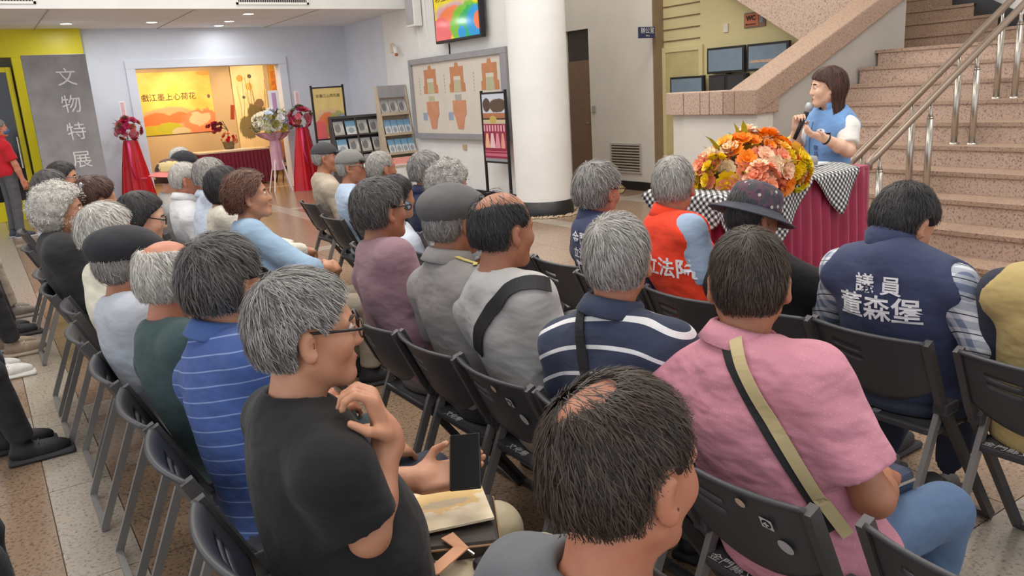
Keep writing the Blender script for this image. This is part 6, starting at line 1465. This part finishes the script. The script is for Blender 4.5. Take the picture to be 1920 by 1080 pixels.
# ---------- row behind (Z): only legs reach into the picture at the left edge
rowz = [(2.45, (46, 46, 50), ('black', (36, 36, 40), (44, 44, 46)), -0.62, 'person in dark trousers whose knee reaches in at the lower left corner'),
        (4.38, (40, 40, 44), ('jet', (32, 32, 35), (52, 52, 54)), -0.55, 'person in black trousers and black trainers at the left edge'),
        (5.95, (82, 104, 140), ('white', (224, 222, 218), (214, 212, 208)), -0.62, 'person in blue jeans and white trainers at the left edge'),
        (6.5, (60, 60, 64), ('sand', (170, 150, 128), (190, 176, 156)), -0.5, 'person in sand-coloured trainers at the left edge'),
        (7.1, (36, 36, 40), ('ink', (40, 40, 46), (60, 60, 62)), -0.5, 'person in black dotted trousers at the left edge'),
        (7.8, (176, 164, 150), ('stone', (120, 112, 104), (150, 144, 136)), -0.46, 'person in pale trousers at the left edge, farthest along')]
for i, (y, pc, sh, x, lb) in enumerate(rowz):
    chair(x - 0.27, y, 'grey folding chair at the left edge, ' + ['nearest the camera', 'second nearest', 'third nearest', 'fourth nearest', 'fifth nearest', 'farthest'][i])
    person(lb, (x - 0.02, y, 1.13), (x - 0.27, y), res=0.014, hair=H('salt', n=200, t=0.012, ws=0.005), top=dict(m=cm('row shirt %d' % i, [(90, 96, 110), (70, 70, 76), (150, 60, 60), (120, 130, 120), (60, 70, 90), (170, 170, 176)][i]), hem=0.47), pants=pc, shoes=sh,
           legs={-1: dict(k=(x + 0.43, y - 0.1, 0.48), a=(x + 0.5, y - 0.06, 0.095)), 1: dict(k=(x + 0.43, y + 0.1, 0.48), a=(x + 0.44, y + 0.14, 0.095))})

# ---------- standing people
p = person('person standing by the yellow doorframe in a red polo and blue mask', (0.37, 13.25, 1.52), None, by=20, hy=10, stand=(0.34, 13.25), res=0.013, skin='ruddy', face=1, hair=H('salt', n=400, t=0.012, ws=0.005), top=dict(m=cm('red polo cloth', (190, 20, 36)), collar='fold', hem=0.86), pants=(84, 84, 88), shoes=('slate', (56, 64, 76), (160, 160, 160)))
mask(p, mat('blue mask', (70, 104, 150), 0.8))
spk = person('person speaking into a microphone in a light blue vest over a white tee', (4.60, 3.25, 1.492), None, by=168, hy=140, hp=4, stand=(4.66, 3.28), w=0.86, fat=0.9, res=0.008, hand_res=0.0055, skin='fair', face=1, hs=0.97,
       hair=H('brownlong', 'long', n=3000, t=0.016, len_s=0.14, ws=0.0024, len=0.3, mess=0.15, whorl=(-0.02, 0, 0.13)), top=dict(kind='vest', m=cm('light blue vest cloth', (118, 160, 214), wr=0.3), m2=cm('white tee cloth', (232, 230, 224)), sleeves='short', collar='stand', hem=0.86, vhem=0.0, fold=0.006), pants=(60, 64, 80),
       arms={-1: dict(e=(4.53, 3.45, 1.11), w=(4.46, 3.36, 1.24)), 1: dict(e=(4.55, 3.05, 1.1), w=(4.40, 3.12, 1.19))},
       handpose={-1: dict(d=(-0.25, -0.25, 0.9), n=(-0.55, -0.75, -0.3), curl=0.95, tc=0.9, thumb=-1, sc=0.88), 1: dict(d=(-0.75, 0.45, 0.3), n=(0.1, 0.2, 0.95), curl=0.3, tc=0.2, thumb=1, sc=0.88)})
# ================================================================= things held or carried
def held():
    # microphone in the speaker's hand
    m = empty('microphone', (4.435, 3.325, 1.25)); BODY = mat('black mic body', (28, 28, 30), 0.35)
    d = Vector((0.28, -0.28, 0.92)).normalized()
    q = d.to_track_quat('Z', 'Y'); m.rotation_mode = 'QUATERNION'; m.rotation_quaternion = q
    MB().lathe([(0.0, -0.08), (0.012, -0.08), (0.0145, 0.02), (0.017, 0.1), (0.016, 0.105)], 14).build('handle', BODY, m, True)
    MB().lathe([(0.016, 0.105), (0.024, 0.118), (0.027, 0.14), (0.022, 0.16), (0.0, 0.168)], 16).build('grille', mat('silver mic mesh', (176, 176, 178), 0.4, 0.6, bump=0.6, bs=600), m, True)
    tag(m, 'black microphone with a silver head in the speaker\'s hand', 'microphone')
    w = spk['A'][1]; r = spk['root']
    d = (w[1] - w[0]) / np.linalg.norm(w[1] - w[0]); c = w[1] - d * 0.02; u, v, _ = frame_of(d)
    MB().tube([tuple(Vector(c) + (u * math.cos(t) + v * math.sin(t)) * 0.03) for t in [2 * math.pi * i / 18 for i in range(18)]], 0.007, 6, closed=True).build('watch', BLACK, r, True)
    MB().box((-0.018, -0.018, 0.0), (0.018, 0.018, 0.01)).build('watch_face', mat('glossy watch face', (20, 20, 24), 0.1), r, bevel=0.003, loc=tuple(c + V3(0, 0, 0.03)))
    # badge and lettering on her vest
    t = bvh_of(spk['shirt'])
    def front(y, z):
        h = t.ray_cast(Vector((0.8, y, z)), Vector((-1, 0, 0))); return h[0].x if h[0] else 0.14
    WB = mat('white badge', (236, 238, 242), 0.5, var=0); BB = mat('blue badge dot', (60, 130, 200), 0.5, var=0)
    MB().add([(front(0.08 + 0.03 * math.cos(a), 1.22 + 0.018 * math.sin(a)) + 0.004, 0.08 + 0.03 * math.cos(a), 1.22 + 0.018 * math.sin(a)) for a in [2 * math.pi * i / 18 for i in range(18)]], [tuple(range(18))]).build('badge', WB, r)
    MB().add([(front(0.085, 1.222) + 0.009, 0.085 + 0.01 * math.cos(a), 1.222 + 0.01 * math.sin(a)) for a in [2 * math.pi * i / 12 for i in range(12)]], [tuple(range(12))]).build('badge_dot', BB, r)
    for ch, z in (('敬', 1.115), ('昌', 1.075)):
        vs, fs = text_mesh(ch, 0.035); MB().add([(front(0.06 + float(v[0]), z + float(v[1])) + 0.005, 0.06 + float(v[0]), z + float(v[1])) for v in vs], fs).build('lettering', mat('dark vest lettering', (40, 52, 92), 0.7, var=0), r)
    MB().add([(front(0.0 + s, z) + 0.004, 0.0 + s, z) for z in (1.28, 1.18, 1.08, 0.98, 0.9) for s in (-0.004, 0.004)], [(2 * i, 2 * i + 1, 2 * i + 3, 2 * i + 2) for i in range(4)]).build('zip', mat('grey zip', (90, 110, 140), 0.5), r)
    # phone in the black-tee person's left hand
    p = empty('phone', (0.835, 1.545, 0.742)); M = Matrix((Vector((0.86, -0.42, -0.1)).normalized(), Vector((0.3, 0.75, 0.55)).normalized(), Vector((0, 0, 1)))).transposed()
    x = Vector((0.80, -0.55, 0.05)).normalized(); z = Vector((-0.35, -0.42, 0.84)).normalized(); z = (z - x * z.dot(x)).normalized(); y = z.cross(x)
    p.matrix_world = Matrix.Translation((0.832, 1.532, 0.756)) @ Matrix((x, y, z)).transposed().to_4x4()
    MB().box((-0.037, -0.075, -0.004), (0.037, 0.075, 0.004)).build('case', mat('black phone case', (24, 24, 27), 0.45), p, bevel=0.004)
    MB().box((-0.034, -0.072, 0.004), (0.034, 0.072, 0.0046)).build('screen', mat('dark phone glass', (8, 8, 10), 0.3, spec=0.04), p)
    tag(p, 'black phone with a dark screen in the hand of the person in the black tee', 'phone')
    # folder, booklet, bag on the lap
    f = empty('document_bag', (0.76, 1.58, 0.555), R(-28)); LE = mat('dark brown leather', (58, 50, 44), 0.6)
    MB().box((-0.15, -0.11, 0.0), (0.15, 0.11, 0.05)).build('body', LE, f, bevel=0.01)
    MB().box((-0.153, -0.113, 0.034), (0.153, 0.113, 0.040)).build('piping', mat('tan piping', (160, 120, 84), 0.6), f, bevel=0.003)
    tan = mat('salmon leather strap', (206, 150, 116), 0.6)
    MB().rect_tube([(-0.14, -0.12, 0.03), (-0.2, -0.17, 0.02), (-0.12, -0.22, 0.03), (0.0, -0.2, 0.045), (0.06, -0.13, 0.05), (0.03, -0.09, 0.06)], 0.035, 0.004).build('strap', tan, f)
    tag(f, 'dark leather document bag with a salmon strap on the lap of the black tee person', 'bag')
    b = panel('booklet', print_mat('map booklet print', 'booklet'), (0.61, 1.56, 0.612), (0.88, -0.3, 0.02), (0.33, 0.9, 0.06), 0.27, 0.2, None, 0.006); tag(b, 'pale illustrated booklet lying on the dark document bag', 'booklet')
    c = empty('key_pouch', (0.80, 1.40, 0.56)); MB().box((-0.035, -0.025, -0.015), (0.035, 0.025, 0.02)).build('case', STRAPB, c, bevel=0.014); MB().tube([(-0.02, 0.03, 0.02), (-0.03, 0.05, 0.03), (-0.02, 0.07, 0.02)], 0.004).build('clip', STEEL, c)
    tag(c, 'small black pouch clipped by the salmon strap', 'pouch')
    # sling bag at the pink shirt's lap
    s = empty('sling_bag', (1.74, 1.06, 0.565)); MB().box((-0.1, -0.06, -0.03), (0.1, 0.06, 0.045)).build('body', mat('navy nylon bag', (44, 52, 76), 0.6, bump=0.3, bs=40, bd=0.01), s, bevel=0.025); MB().tube([(-0.08, -0.062, 0.02), (0.0, -0.066, 0.03), (0.08, -0.062, 0.02)], 0.004).build('zip', STEEL, s)
    tag(s, 'navy sling bag on the lap of the person in the pink shirt', 'bag')
    # handbag under a chair, bag on the empty chair
    hb = empty('handbag', (2.46, 2.98, 0.455)); MB().box((-0.07, -0.1, 0), (0.07, 0.1, 0.12)).build('body', mat('black leather bag', (34, 32, 34), 0.4), hb, bevel=0.02); MB().tube([(0, -0.07, 0.11), (0, -0.05, 0.2), (0, 0.05, 0.2), (0, 0.07, 0.11)], 0.008).build('handle', STRAPB, hb, True)
    tag(hb, 'small black handbag standing on the empty folding chair', 'bag')
held()
